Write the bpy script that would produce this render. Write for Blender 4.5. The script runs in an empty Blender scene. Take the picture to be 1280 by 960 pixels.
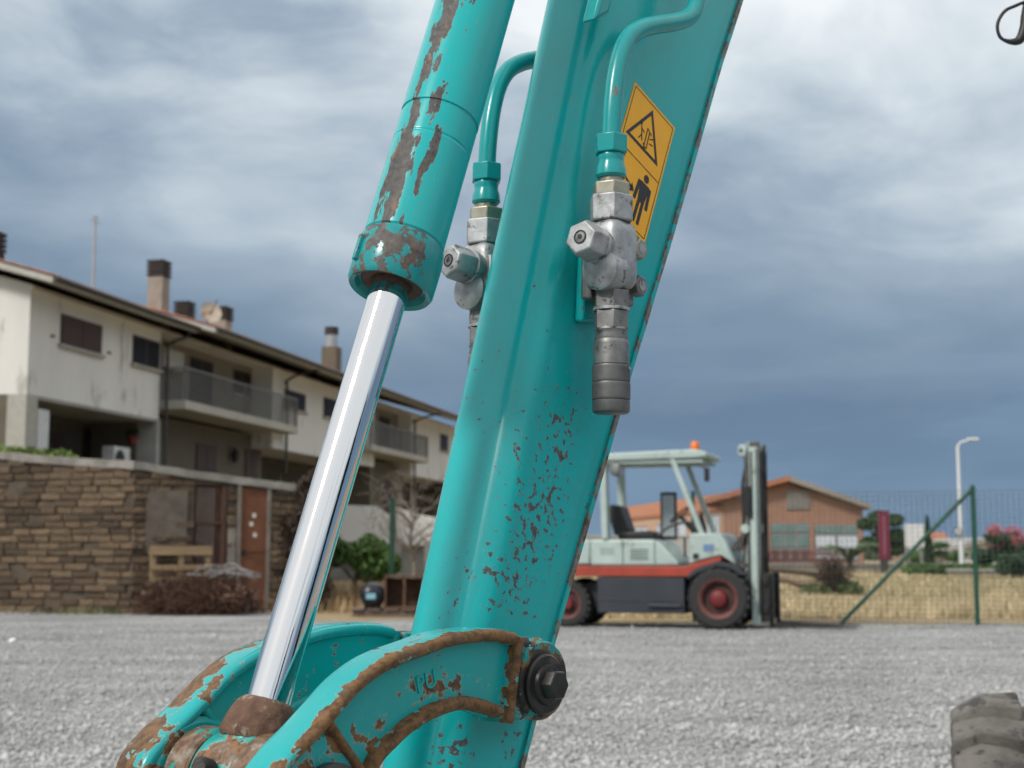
import bpy, math, random
import numpy as np
from mathutils import Vector, Matrix
random.seed(7); rng = np.random.default_rng(7)
sc = bpy.context.scene
COL = sc.collection
R = math.radians

# ------------------------------------------------------------------ camera
F = 1775.0; CAM_H = 1.02; PITCH = math.atan(210 / F)
cam_d = bpy.data.cameras.new('camera'); cam = bpy.data.objects.new('camera', cam_d); COL.objects.link(cam)
cam.location = (0, 0, CAM_H); cam.rotation_euler = (math.pi / 2 + PITCH, 0, 0)
cam_d.sensor_width = 36; cam_d.lens = 36 * F / 1280; cam_d.clip_start = .05; cam_d.clip_end = 3000
cam_d.dof.use_dof = True; cam_d.dof.focus_distance = 1.43; cam_d.dof.aperture_fstop = 10.8
sc.camera = cam
sc.view_settings.view_transform = 'Standard'; sc.view_settings.look = 'None'
sc.view_settings.exposure = 0.08; sc.view_settings.gamma = 1
sc.render.engine = 'CYCLES'; sc.cycles.use_denoising = True
sc.cycles.use_adaptive_sampling = True; sc.cycles.adaptive_threshold = .025; sc.cycles.adaptive_min_samples = 24
sc.cycles.max_bounces = 6; sc.cycles.transparent_max_bounces = 8
sc.cycles.sample_clamp_indirect = 4

# ------------------------------------------------------------------ light
SUN_AZ, SUN_EL = R(44), R(41)          # direction the light travels: azimuth from +x, and elevation
trav = Vector((math.cos(SUN_AZ) * math.cos(SUN_EL), math.sin(SUN_AZ) * math.cos(SUN_EL), -math.sin(SUN_EL)))
sl = bpy.data.lights.new('sun', 'SUN'); so = bpy.data.objects.new('sun', sl); COL.objects.link(so)
sl.energy = 2.5; sl.angle = R(11); sl.color = (1, .95, .88)
so.rotation_euler = trav.to_track_quat('-Z', 'Y').to_euler(); so.location = (-20, -20, 30)

# ------------------------------------------------------------------ node helpers
class NT:
    def __init__(s, nt): s.nt = nt; s.L = nt.links
    def n(s, t, **kw):
        o = s.nt.nodes.new(t)
        for k, v in kw.items():
            if hasattr(o, k): setattr(o, k, v)
        return o
    def put(s, sock, v):
        if isinstance(v, bpy.types.NodeSocket): s.L.new(v, sock)
        elif v is not None:
            if isinstance(v, (tuple, list)) and sock.type == 'RGBA' and len(v) == 3: v = (*v, 1)
            sock.default_value = v
    def math(s, op, a, b=None, c=None, clamp=False):
        o = s.n('ShaderNodeMath', operation=op, use_clamp=clamp)
        s.put(o.inputs[0], a); s.put(o.inputs[1], b); s.put(o.inputs[2], c)
        return o.outputs[0]
    def vmath(s, op, a, b=None, out=0):
        o = s.n('ShaderNodeVectorMath', operation=op); s.put(o.inputs[0], a); s.put(o.inputs[1], b)
        return o.outputs[out]
    def mix(s, f, a, b, blend='MIX'):
        o = s.n('ShaderNodeMix', data_type='RGBA', blend_type=blend)
        s.put(o.inputs[0], f); s.put(o.inputs[6], a); s.put(o.inputs[7], b)
        return o.outputs[2]
    def noise(s, vec, scale, detail=4, rough=.55, dist=0.0, col=False):
        o = s.n('ShaderNodeTexNoise'); s.put(o.inputs['Vector'], vec)
        o.inputs['Scale'].default_value = scale; o.inputs['Detail'].default_value = detail
        o.inputs['Roughness'].default_value = rough; o.inputs['Distortion'].default_value = dist
        return o.outputs[1 if col else 0]
    def ramp(s, f, *stops, interp='LINEAR'):
        o = s.n('ShaderNodeValToRGB'); o.color_ramp.interpolation = interp; e = o.color_ramp.elements
        while len(e) < len(stops): e.new(.5)
        for i, (p, c) in enumerate(stops):
            e[i].position = p; e[i].color = (*c, 1) if isinstance(c, (tuple, list)) else (c, c, c, 1)
        s.put(o.inputs[0], f); return o.outputs[0]
    def smooth(s, v, a, b):
        o = s.n('ShaderNodeMapRange', interpolation_type='SMOOTHSTEP')
        s.put(o.inputs[0], v); o.inputs[1].default_value = a; o.inputs[2].default_value = b
        return o.outputs[0]
    def coord(s, scale=(1, 1, 1), loc=(0, 0, 0), kind='Object', rot=(0, 0, 0)):
        t = s.n('ShaderNodeTexCoord'); m = s.n('ShaderNodeMapping'); s.L.new(t.outputs[kind], m.inputs[0])
        m.inputs['Scale'].default_value = scale; m.inputs['Location'].default_value = loc; m.inputs['Rotation'].default_value = rot
        return m.outputs[0]

def new_mat(name):
    m = bpy.data.materials.new(name); m.use_nodes = True
    nt = NT(m.node_tree); b = m.node_tree.nodes['Principled BSDF']
    return m, nt, b

def bump(nt, b, h, strength, dist=.01):
    o = nt.n('ShaderNodeBump'); o.inputs['Strength'].default_value = strength; o.inputs['Distance'].default_value = dist
    nt.put(o.inputs['Height'], h); nt.L.new(o.outputs[0], b.inputs['Normal'])

MATS = {}
def pm(name, c, rough=.6, metal=0.0, var=.12, scale=6, spot=None, bmp=0.0, bscale=40, bdist=.005, island=0.0, stretch=(1, 1, 1), spec=None):
    """plain procedural material: base colour with noise variation, optional darker stains and bump"""
    if name in MATS: return MATS[name]
    m, nt, b = new_mat(name)
    v = nt.coord(scale=stretch)
    k = nt.noise(v, scale, 6, .6)
    lo = tuple(x * (1 - var) for x in c); hi = tuple(min(1, x * (1 + var)) for x in c)
    col = nt.ramp(k, (.3, lo), (.7, hi))
    if spot:
        sc_, thr, cs = spot
        col = nt.mix(nt.smooth(nt.noise(v, sc_, 8, .65), thr, thr + .08), col, cs)
    if island:
        g = nt.n('ShaderNodeNewGeometry')
        w = nt.math('MULTIPLY_ADD', g.outputs['Random Per Island'], 2 * island, 1 - island)
        col = nt.mix(1.0, col, nt.n('ShaderNodeCombineColor').outputs[0], 'MULTIPLY') if False else col
        cc = nt.n('ShaderNodeCombineColor')
        for i in range(3): nt.L.new(w, cc.inputs[i])
        col = nt.mix(1.0, col, cc.outputs[0], 'MULTIPLY')
    nt.put(b.inputs['Base Color'], col); b.inputs['Roughness'].default_value = rough; b.inputs['Metallic'].default_value = metal
    if spec is not None: b.inputs['Specular IOR Level'].default_value = spec
    if bmp: bump(nt, b, nt.noise(v, bscale, 6, .6), bmp, bdist)
    MATS[name] = m; return m

TEAL = (.003, .40, .405)
def worn_paint(name, base=TEAL, chip=(.055, .052, .05), thr=.70, scale=55, stretch=(1, 1, 1), spots=(), rust=0.0, rustcol=(.16, .065, .02), rough=.24, halo=True, fine=True, edge=None):
    """glossy machine paint chipped to dark primer; 'spots' raise the chance of chips round a place"""
    m, nt, b = new_mat(name)
    raw = nt.coord(); v = nt.coord(scale=stretch)
    k = nt.math('ADD', nt.noise(v, scale, 7, .62), nt.math('MULTIPLY', nt.math('SUBTRACT', nt.noise(v, scale * 4.5, 4, .6), .5), .10))
    bias = None
    if edge:
        sp = nt.n('ShaderNodeSeparateXYZ'); nt.L.new(raw, sp.inputs[0])
        bias = nt.math('MULTIPLY', nt.math('SUBTRACT', 1.0, nt.math('MULTIPLY', nt.math('ABSOLUTE', nt.math('SUBTRACT', sp.outputs[1], edge[0])), 1 / edge[1]), clamp=True), edge[2])
    for (x, y, z, rx, ry, rz, amp) in spots:
        q = nt.vmath('MULTIPLY', nt.vmath('SUBTRACT', raw, (x, y, z)), (1 / rx, 1 / ry, 1 / rz))
        d = nt.math('SUBTRACT', 1.0, nt.vmath('LENGTH', q, out=1), clamp=True)
        d = nt.math('MULTIPLY', nt.math('MULTIPLY', nt.math('SQRT', d), 1.0), amp)
        bias = d if bias is None else nt.math('MAXIMUM', bias, d)
    if bias is not None: k = nt.math('ADD', k, bias)
    mask = nt.smooth(k, thr, thr + .012)
    ring = nt.smooth(k, thr - .022, thr - .008)
    dirt = nt.noise(raw, 9, 6, .6)
    col = nt.mix(nt.smooth(dirt, .35, .75), base, tuple(min(1, x * .86 + .012) for x in base))
    # faint dust and fine scuffs
    sc2 = nt.smooth(nt.noise(nt.coord(scale=(1, 1, .12), rot=(.1, .2, 0)), 260, 3, .5), .69, .74)
    if fine: col = nt.mix(nt.math('MULTIPLY', sc2, .38), col, (.16, .36, .35))
    dust = nt.math('MULTIPLY', nt.smooth(nt.noise(raw, 21, 8, .7), .50, .74), .13)
    runs = nt.math('MULTIPLY', nt.smooth(nt.noise(nt.coord(scale=(1, 1, .06)), 75, 4, .55), .56, .72), .12)
    if fine: col = nt.mix(nt.math('MAXIMUM', dust, runs), col, (.12, .235, .225))
    cnoise = nt.noise(raw, 150, 5, .6)
    ccol = nt.ramp(cnoise, (.3, tuple(x * .6 for x in chip)), (.7, tuple(x * 1.7 for x in chip)))
    if rust:
        rmask = nt.smooth(nt.noise(raw, 38, 6, .6), .62 - rust * .3, .70 - rust * .3)
        rcol = nt.ramp(nt.noise(raw, 120, 7, .65), (.28, tuple(x * .35 for x in rustcol)), (.45, tuple(x * .8 for x in rustcol)), (.56, (rustcol[0] * 1.45, rustcol[1] * 1.3, rustcol[2] * 1.1)), (.68, (rustcol[0] * 1.1, rustcol[1] * 1.2, rustcol[2] * 1.6)), (.78, (.38, .31, .20)))
        ccol = nt.mix(rmask, ccol, rcol)
    if halo: col = nt.mix(nt.math('MULTIPLY', ring, .7), col, (.30, .33, .27) if rust > .5 else (.12, .30, .30))
    col = nt.mix(mask, col, ccol)
    nt.put(b.inputs['Base Color'], col)
    rr = nt.math('MULTIPLY_ADD', mask, .35, nt.math('MULTIPLY_ADD', dirt, .2, rough - .1))
    nt.put(b.inputs['Roughness'], rr)
    b.inputs['Specular IOR Level'].default_value = .34; b.inputs['Coat Weight'].default_value = .10; b.inputs['Coat Roughness'].default_value = .12
    h = nt.math('ADD', nt.math('MULTIPLY', mask, -1.0), nt.math('MULTIPLY', nt.math('MULTIPLY', cnoise, mask), 1.6))
    h = nt.math('ADD', h, nt.math('MULTIPLY', nt.noise(raw, 500, 2, .5), .03))
    bump(nt, b, h, .55, .0006)
    MATS[name] = m; return m

# ------------------------------------------------------------------ sky
w = bpy.data.worlds.new('World'); sc.world = w; w.use_nodes = True
nt = NT(w.node_tree); bg = w.node_tree.nodes['Background']
sky = nt.n('ShaderNodeTexSky', sky_type='NISHITA'); sky.sun_disc = False
sky.sun_elevation = SUN_EL
sky.sun_rotation = math.atan2(-trav.x, -trav.y)
sky.air_density = 1.2; sky.dust_density = 2.5
tc = nt.n('ShaderNodeTexCoord'); sep = nt.n('ShaderNodeSeparateXYZ'); nt.L.new(tc.outputs['Generated'], sep.inputs[0])
zz = nt.math('MAXIMUM', sep.outputs[2], 0.0)
den = nt.math('ADD', zz, .16)
cb = nt.n('ShaderNodeCombineXYZ')
nt.L.new(nt.math('DIVIDE', sep.outputs[0], den), cb.inputs[0]); nt.L.new(nt.math('DIVIDE', sep.outputs[1], den), cb.inputs[1])
pv = nt.vmath('ADD', cb.outputs[0], (3.7, 1.35, 0.0))
SKY_OFF = (0.7, 8.2, 4.4)
dv = nt.vmath('ADD', nt.vmath('MULTIPLY', tc.outputs['Generated'], (1.0, 1.0, 2.1)), SKY_OFF)
warp = nt.vmath('MULTIPLY', nt.vmath('SUBTRACT', nt.noise(dv, 2.2, 3, .5, 0, True), (.5, .5, .5)), (.35, .35, .35))
dv = nt.vmath('ADD', dv, warp)
big = nt.noise(dv, 1.7, 4, .5)
mid = nt.noise(dv, 4.6, 9, .56)
cl = nt.math('ADD', nt.math('MULTIPLY', nt.math('SUBTRACT', big, .5), 2.3), nt.math('MULTIPLY', nt.math('SUBTRACT', mid, .5), 1.7))
# cloud deck: slate blue low down, paler and thinner higher up
lift = nt.math('ADD', zz, nt.math('MULTIPLY', cl, nt.math('MULTIPLY_ADD', zz, .62, .035)))
cloud = nt.ramp(lift, (.0, (.19, .295, .43)), (.06, (.135, .225, .35)), (.11, (.122, .198, .31)), (.17, (.205, .285, .385)), (.235, (.345, .43, .525)), (.30, (.58, .66, .72)), (.40, (.90, .94, .96)), (1.0, (1.0, 1.01, 1.03)))
streak = nt.noise(nt.vmath('MULTIPLY', tc.outputs['Generated'], (1.0, 1.0, 9)), 3.0, 6, .52, .2)
low = nt.math('SUBTRACT', 1.0, nt.smooth(zz, .08, .20))
cloud = nt.mix(nt.math('MULTIPLY', nt.math('MULTIPLY', low, .55), nt.smooth(streak, .38, .66)), cloud, (.21, .315, .455))
nis = nt.mix(1.0, sky.outputs[0], (.10, .10, .10), 'MULTIPLY')
full = nt.mix(.92, nis, cloud)
nt.put(bg.inputs['Color'], full); bg.inputs['Strength'].default_value = 1.0

# ------------------------------------------------------------------ geometry helpers
CAMP = np.array([0, 0, CAM_H])
def ray(px, py):
    u = (px - 640) / F; v = (480 - py) / F
    return np.array([u, math.cos(PITCH) - v * math.sin(PITCH), math.sin(PITCH) + v * math.cos(PITCH)])
def at(px, py, Y):
    r = ray(px, py); return CAMP + r * Y / r[1]
def xz(px, py, Y):
    q = at(px, py, Y); return float(q[0]), float(q[2])

def basis(ax):
    ax = Vector(ax).normalized()
    t = Vector((0, 0, 1)) if abs(ax.z) < .9 else Vector((1, 0, 0))
    u = t.cross(ax).normalized(); return u, ax.cross(u), ax

class MB:
    def __init__(s): s.v = []; s.f = []
    def add(s, vs, fs):
        o = len(s.v); s.v += [tuple(q) for q in vs]; s.f += [tuple(i + o for i in f) for f in fs]; return s
    def box(s, x0, x1, y0, y1, z0, z1):
        return s.add([(x, y, z) for z in (z0, z1) for y in (y0, y1) for x in (x0, x1)],
                     [(0, 2, 3, 1), (4, 5, 7, 6), (0, 1, 5, 4), (2, 6, 7, 3), (0, 4, 6, 2), (1, 3, 7, 5)])
    def hexa(s, q):   # eight corners: bottom ring 4, top ring 4
        return s.add(q, [(3, 2, 1, 0), (4, 5, 6, 7), (0, 1, 5, 4), (1, 2, 6, 5), (2, 3, 7, 6), (3, 0, 4, 7)])
    def bar(s, a, b, wx, wy=None, up=None):
        a = Vector(a); b = Vector(b); wy = wy or wx
        d = (b - a).normalized()
        if up is None: u, v, _ = basis(d)
        else: u = Vector(up).cross(d).normalized(); v = d.cross(u)
        c = [(-wx / 2, -wy / 2), (wx / 2, -wy / 2), (wx / 2, wy / 2), (-wx / 2, wy / 2)]
        return s.hexa([a + u * x + v * y for x, y in c] + [b + u * x + v * y for x, y in c])
    def lathe(s, p0, ax, prof, seg=24, ph=0.0, cap=True, wob=None):
        p0 = Vector(p0); u, v, d = basis(ax); n = len(prof); vs = []
        for j, (h, r) in enumerate(prof):
            for i in range(seg):
                t = ph + 2 * math.pi * i / seg
                rr = r + (wob(i, j) if wob else 0)
                vs.append(p0 + d * h + (u * math.cos(t) + v * math.sin(t)) * rr)
        fs = [(j * seg + i, j * seg + (i + 1) % seg, (j + 1) * seg + (i + 1) % seg, (j + 1) * seg + i) for j in range(n - 1) for i in range(seg)]
        if cap: fs += [tuple(range(seg))[::-1], tuple((n - 1) * seg + i for i in range(seg))]
        return s.add(vs, fs)
    def cyl(s, a, b, r, r2=None, seg=16, ph=0.0):
        a = Vector(a); b = Vector(b); return s.lathe(a, b - a, [(0, r), ((b - a).length, r if r2 is None else r2)], seg, ph)
    def tube(s, path, r, seg=10, cap=True):
        P = [Vector(q) for q in path]; n = len(P); rs = r if isinstance(r, (list, tuple)) else [r] * n
        vs = []; u = None
        for j in range(n):
            d = (P[min(j + 1, n - 1)] - P[max(j - 1, 0)]).normalized()
            if u is None: u, v, _ = basis(d)
            else: u = (u - d * u.dot(d)).normalized(); v = d.cross(u)
            vs += [P[j] + (u * math.cos(t) + v * math.sin(t)) * rs[j] for t in (2 * math.pi * i / seg for i in range(seg))]
        fs = [(j * seg + i, j * seg + (i + 1) % seg, (j + 1) * seg + (i + 1) % seg, (j + 1) * seg + i) for j in range(n - 1) for i in range(seg)]
        if cap: fs += [tuple(range(seg))[::-1], tuple((n - 1) * seg + i for i in range(seg))]
        return s.add(vs, fs)
    def prism(s, poly, f0, f1):   # poly of 2d points, f0/f1 map a 2d point to 3d
        n = len(poly); a = [f0(*q) for q in poly]; b = [f1(*q) for q in poly]
        return s.add(a + b, [tuple(range(n))[::-1], tuple(range(n, 2 * n))] + [(i, (i + 1) % n, n + (i + 1) % n, n + i) for i in range(n)])
    def prism_xz(s, poly, y0, y1): return s.prism(poly, lambda x, z: (x, y0, z), lambda x, z: (x, y1, z))
    def build(s, name, mat, parent=None, smooth=0, bevel=0, seg=2, loc=None):
        me = bpy.data.meshes.new(name); me.from_pydata(s.v, [], s.f)
        import bmesh
        bm = bmesh.new(); bm.from_mesh(me); bmesh.ops.recalc_face_normals(bm, faces=bm.faces); bm.to_mesh(me); bm.free()
        o = link(name, me, mat, parent)
        if loc: o.location = loc
        if bevel:
            b = o.modifiers.new('bevel', 'BEVEL'); b.width = bevel; b.segments = seg; b.limit_method = 'ANGLE'; b.angle_limit = R(35); b.harden_normals = False
        if smooth or bevel:
            me.shade_smooth(); me.set_sharp_from_angle(angle=R(smooth or 50))
        return o

def link(name, me, mat, parent=None):
    if mat is not None and not me.materials: me.materials.append(mat)
    o = bpy.data.objects.new(name, me); COL.objects.link(o); o.parent = parent; return o
def npmesh(name, V, Fc, mat, parent=None):
    V = np.asarray(V, dtype=np.float32).reshape(-1, 3); Fc = np.asarray(Fc, dtype=np.int32); k = Fc.shape[1]
    me = bpy.data.meshes.new(name); me.vertices.add(len(V)); me.vertices.foreach_set('co', V.ravel())
    me.loops.add(Fc.size); me.loops.foreach_set('vertex_index', Fc.ravel()); me.polygons.add(len(Fc))
    me.polygons.foreach_set('loop_start', np.arange(len(Fc), dtype=np.int32) * k)
    me.update(calc_edges=True); me.validate()
    return link(name, me, mat, parent)
def tag(o, label, cat, group=None):
    o['label'] = label; o['category'] = cat
    if group: o['group'] = group
    return o
def thing(name, label, cat, loc=(0, 0, 0), rz=0.0, group=None):
    o = bpy.data.objects.new(name, None); COL.objects.link(o); o.empty_display_size = .2
    o.location = loc; o.rotation_euler = (0, 0, rz); return tag(o, label, cat, group)
def kind(o, k): o['kind'] = k; return o
def catmull(P, n=6):
    P = [Vector(q) for q in P]; P = [P[0] * 2 - P[1]] + P + [P[-1] * 2 - P[-2]]; out = []
    for i in range(1, len(P) - 2):
        for j in range(n):
            t = j / n; a, b, c, d = P[i - 1:i + 3]
            out.append(.5 * ((2 * b) + (c - a) * t + (2 * a - 5 * b + 4 * c - d) * t * t + (3 * b - a - 3 * c + d) * t ** 3))
    return out + [P[-2]]

def leaves(name, mat, blobs, n, size, parent=None, flat=.0):
    """leaf-sized quads spread through the volume of several blobs ((x,y,z),(rx,ry,rz))"""
    per = n // len(blobs); V = []
    for c, r in blobs:
        d = rng.normal(size=(per, 3)); d /= np.linalg.norm(d, axis=1)[:, None]
        rad = rng.uniform(.25, 1.0, per) ** .5
        V.append(np.array(c) + d * rad[:, None] * np.array(r))
    C0 = np.concatenate(V); m = len(C0)
    a = rng.normal(size=(m, 3)); a /= np.linalg.norm(a, axis=1)[:, None]
    b = rng.normal(size=(m, 3)); b -= a * (a * b).sum(1)[:, None]; b /= np.linalg.norm(b, axis=1)[:, None]
    s1 = size * rng.uniform(.6, 1.4, m)[:, None]
    Q = np.stack([C0 - a * s1, C0 + b * s1 * .45, C0 + a * s1, C0 - b * s1 * .45], 1)
    return npmesh(name, Q.reshape(-1, 3), np.arange(m * 4).reshape(-1, 4), mat, parent)

# ------------------------------------------------------------------ common materials
def leaf_mat(name, c, isl=.45):
    m = pm(name, c, .55, var=.35, scale=1.2, island=isl)
    return m
M_white_plaster = pm('white_plaster', (.70, .685, .645), .9, var=.07, scale=.7, spot=(1.1, .57, (.46, .44, .39)), bmp=.3, bscale=60, stretch=(1, 1, .28))
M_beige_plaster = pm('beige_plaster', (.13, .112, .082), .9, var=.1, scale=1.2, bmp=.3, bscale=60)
M_grey_concrete = pm('grey_concrete', (.36, .35, .32), .9, var=.15, scale=1.5, bmp=.4, bscale=30)
M_dark_wood = pm('dark_wood', (.045, .025, .02), .6, var=.3, scale=10, stretch=(1, 1, .1))
M_dark_glass = pm('dark_glass', (.012, .012, .013), .45, var=.2, scale=2, spec=.12)
M_gutter = pm('gutter_dark', (.045, .045, .042), .6, var=.2)
M_rail = pm('railing_iron', (.20, .20, .19), .6, var=.2)
M_tile = pm('roof_tile', (.36, .15, .08), .85, var=.3, scale=4, spot=(3, .58, (.22, .17, .12)), bmp=.5, bscale=20)
M_louvre = pm('louvre_dark', (.035, .03, .027), .8, var=.3)
M_rubber = pm('rubber', (.022, .022, .022), .75, var=.3, scale=12, bmp=.3, bscale=60)
M_black = pm('black_plastic', (.012, .012, .013), .5, var=.2)
M_dark_iron = pm('dark_iron', (.03, .029, .028), .5, .4, var=.35, scale=14, bmp=.3, bscale=80)
M_leaf_mid = leaf_mat('leaf_mid', (.085, .165, .035))
M_leaf_dark = leaf_mat('leaf_dark', (.022, .05, .014))
M_bark = pm('bark', (.10, .075, .055), .9, var=.35, scale=20, bmp=.6, bscale=40)

# =================================================================== the setting
def ground_mat():
    m, nt, b = new_mat('dry_ground'); v = nt.coord()
    a = nt.noise(v, .35, 6, .6); c = nt.noise(v, 9, 7, .65)
    col = nt.ramp(nt.math('MULTIPLY_ADD', c, .5, nt.math('MULTIPLY', a, .5)), (.32, (.15, .115, .07)), (.5, (.30, .225, .12)), (.66, (.42, .33, .19)))
    nt.put(b.inputs['Base Color'], col); b.inputs['Roughness'].default_value = .95
    bump(nt, b, c, .6, .05); return m
def gravel_mat():
    m, nt, b = new_mat('gravel'); v = nt.coord()
    vo = nt.n('ShaderNodeTexVoronoi'); vo.inputs['Scale'].default_value = 48; nt.put(vo.inputs['Vector'], v)
    cs = nt.n('ShaderNodeSeparateColor'); nt.L.new(vo.outputs['Color'], cs.inputs[0])
    col = nt.ramp(cs.outputs[0], (.0, (.19, .19, .187)), (.45, (.34, .34, .332)), (.85, (.46, .46, .45)), (1, (.58, .57, .555)))
    big = nt.noise(nt.coord(scale=(.45, 1, 1)), 1.1, 6, .6)
    col = nt.mix(1.0, col, nt.ramp(big, (.33, (.58, .58, .58)), (.62, (1.08, 1.08, 1.08))), 'MULTIPLY')
    nt.put(b.inputs['Base Color'], col); b.inputs['Roughness'].default_value = .9
    bump(nt, b, nt.math('SUBTRACT', 1.0, vo.outputs['Distance']), 1.0, .02); return m
g = MB(); g.add([(-900, -300, -.005), (900, -300, -.005), (900, 1500, -.005), (-900, 1500, -.005)], [(0, 1, 2, 3)])
kind(g.build('ground', ground_mat()), 'structure')
# gravel yard with an uneven far edge
edge = []
for i in range(121):
    x = -16 + 32 * i / 120
    yb = 25.5 if x < -4.3 else (25.5 + (21.6 - 25.5) * (x + 4.3) / 1.2 if x < -3.1 else (21.6 if x < .3 else 20.45))
    edge.append((x, yb + .25 * math.sin(x * 3.1) * (0 if x < -4 else 1) + random.uniform(-.1, .1), 0))
nE = len(edge); g = MB()
g.add([(x, -8, 0) for x, _, _ in edge] + edge, [(i, i + 1, nE + i + 1, nE + i) for i in range(nE - 1)])
M_gravel = gravel_mat(); kind(g.build('gravel_yard', M_gravel), 'structure')
# loose stones lying on the yard
def stones():
    n = 150000
    y = 5.6 + 15.0 * rng.random(n) ** 1.9; x = (rng.random(n) - .5) * 2 * (y * .40 + .6)
    s = rng.gamma(3.5, .0027, n).clip(.005, .035)
    base = np.array([(1, 0, 0), (0, 1, 0), (-1, 0, 0), (0, -1, 0), (0, 0, .75), (0, 0, -.4)])
    V = base[None] * rng.uniform(.6, 1.35, (n, 6, 1)) * s[:, None, None]
    a = rng.random(n) * 6.283; ca, sa = np.cos(a), np.sin(a)
    X = V[..., 0] * ca[:, None] - V[..., 1] * sa[:, None]; Y = V[..., 0] * sa[:, None] + V[..., 1] * ca[:, None]
    V = np.stack([X + x[:, None], Y + y[:, None], V[..., 2] + (s * .25)[:, None]], 2)
    f = np.array([(0, 1, 4), (1, 2, 4), (2, 3, 4), (3, 0, 4), (1, 0, 5), (2, 1, 5), (3, 2, 5), (0, 3, 5)])
    return npmesh('gravel_stones', V.reshape(-1, 3), (f[None] + (np.arange(n) * 6)[:, None, None]).reshape(-1, 3),
                  pm('stone', (.37, .37, .362), .9, var=.32, scale=1.4, island=.29, stretch=(.45, 1, 1)))
tag(kind(stones(), 'stuff'), 'loose grey gravel stones covering the yard', 'gravel')
# terrace the row houses stand on
ter = [(-30, 32.5), (-10.6, 25.72), (-6.3, 24.28), (-3.75, 25.72), (-4.6, 33), (-7.6, 52), (-9, 64), (-30, 64)]
t = MB().prism(ter, lambda x, y: (x, y, -.2), lambda x, y: (x, y, 2.05 if x > -5 else 2.3))
kind(t.build('terrace', pm('terrace_earth', (.12, .10, .06), .95, var=.3, scale=1)), 'structure')

# dry grass of the field
def grass(name, n, x0, x1, y0, y1, h, mat, pw=1.6):
    y = y0 + (y1 - y0) * rng.random(n) ** pw; x = x0 + (x1 - x0) * rng.random(n); x = x * (y / y1 * .75 + .25) if x0 >= 0 else x
    hh = h * rng.uniform(.4, 1.3, n) * (.6 + .8 * (np.sin(x * .9 + 1) * np.sin(y * .35) * .5 + .5)); a = rng.random(n) * 6.283; wd = .012 + .004 * (y - y0) / 8
    keep = np.sin(x * .7 + 2) * np.sin(y * .23 + x * .15) + rng.normal(0, .35, n) > -.25; x, y, hh, a, wd = x[keep], y[keep], hh[keep], a[keep], wd[keep]; n = len(x)
    tip = rng.normal(0, .35, (n, 2)) * hh[:, None]
    V = np.stack([np.stack([x - wd * np.cos(a), y - wd * np.sin(a), 0 * y - .01], 1), np.stack([x + wd * np.cos(a), y + wd * np.sin(a), 0 * y - .01], 1),
                  np.stack([x + tip[:, 0], y + tip[:, 1], hh], 1)], 1)
    return npmesh(name, V.reshape(-1, 3), np.arange(n * 3).reshape(-1, 3), mat)
M_dry = leaf_mat('dry_grass', (.50, .41, .25), .38)
tag(kind(grass('dry_grass', 80000, 0, 34, 22.3, 72, .17, M_dry), 'stuff'), 'dry yellow grass covering the field beyond the wire fence', 'grass')
tag(kind(grass('weeds', 9000, 2, 30, 27, 55, .20, leaf_mat('weed_leaf', (.16, .17, .06)), 1.0), 'stuff'), 'greenish weeds growing among the dry field grass', 'weeds')
tag(kind(grass('dry_scrub', 7000, -4.2, 1.0, 24, 40, .35, leaf_mat('scrub_leaf', (.30, .20, .10), .4), 1.2), 'stuff'), 'dry brown scrub on the bare earth beneath the green shrub', 'scrub')

tag(kind(grass('wall_weeds', 900, -10, -6.4, 23.5, 24.6, .10, leaf_mat('wall_weed', (.12, .13, .05), .4), 1.0), 'stuff'), 'small weeds and dry tufts at the foot of the tuff wall', 'weeds')
tb = []  # unseen trees, added so the chrome rod mirrors dark lengthwise bands
for az, dist, hgt, wd in ((-78, 15, 5.2, 1.6), (-38, 14, 5.8, 1.3), (6, 13, 5.0, 1.2), (34, 15, 6.2, 1.5), (74, 14, 5.0, 1.8)):
    x_, y_ = math.sin(R(az)) * dist, -math.cos(R(az)) * dist
    tb += [((x_ + random.uniform(-wd, wd) * .6, y_ + random.uniform(-.6, .6), hgt * f), (wd * .6, wd * .6, hgt * .14)) for f in (.12, .25, .4, .55, .7, .85)]
tag(kind(leaves('rod_reflection_trees', M_leaf_dark, tb, 15000, .22), 'stuff'), 'added dark trees behind the viewpoint, put in to band the chrome rod reflection', 'trees')
fb_ = [((x_, 170 + random.uniform(-4, 4), random.uniform(.6, 1.5)), (random.uniform(1.5, 3), 2, random.uniform(.9, 1.9))) for x_ in np.arange(-6, 84, 1.7)]
tag(kind(leaves('tree_line', leaf_mat('leaf_far', (.05, .085, .035)), fb_, 14000, .3), 'stuff'), 'distant dark green tree line along the horizon behind the buildings', 'trees')
# =================================================================== tuff block wall on the left
def tuff_mat():
    m, nt, b = new_mat('tuff_block')
    oi = nt.n('ShaderNodeObjectInfo'); v = nt.vmath('ADD', nt.coord(), nt.vmath('MULTIPLY', oi.outputs['Location'], (3.1, 2.3, 1.7)))
    k = nt.noise(v, 7, 7, .65)
    col = nt.ramp(k, (.28, (.045, .031, .020)), (.5, (.125, .086, .053)), (.72, (.21, .148, .092)))
    cc = nt.n('ShaderNodeCombineColor'); r_ = nt.math('MULTIPLY_ADD', oi.outputs['Random'], .95, .5)
    for i in range(3): nt.L.new(r_, cc.inputs[i])
    col = nt.mix(1.0, col, cc.outputs[0], 'MULTIPLY')
    nt.put(b.inputs['Base Color'], col); b.inputs['Roughness'].default_value = .95
    bump(nt, b, k, .8, .02); return m
M_tuff = tuff_mat()
M_mortar2 = pm('frame_concrete', (.20, .175, .15), .95, var=.3, scale=4)
M_mortar = pm('mortar', (.085, .066, .048), .95, var=.35, scale=5, bmp=.6, bscale=20)
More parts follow.
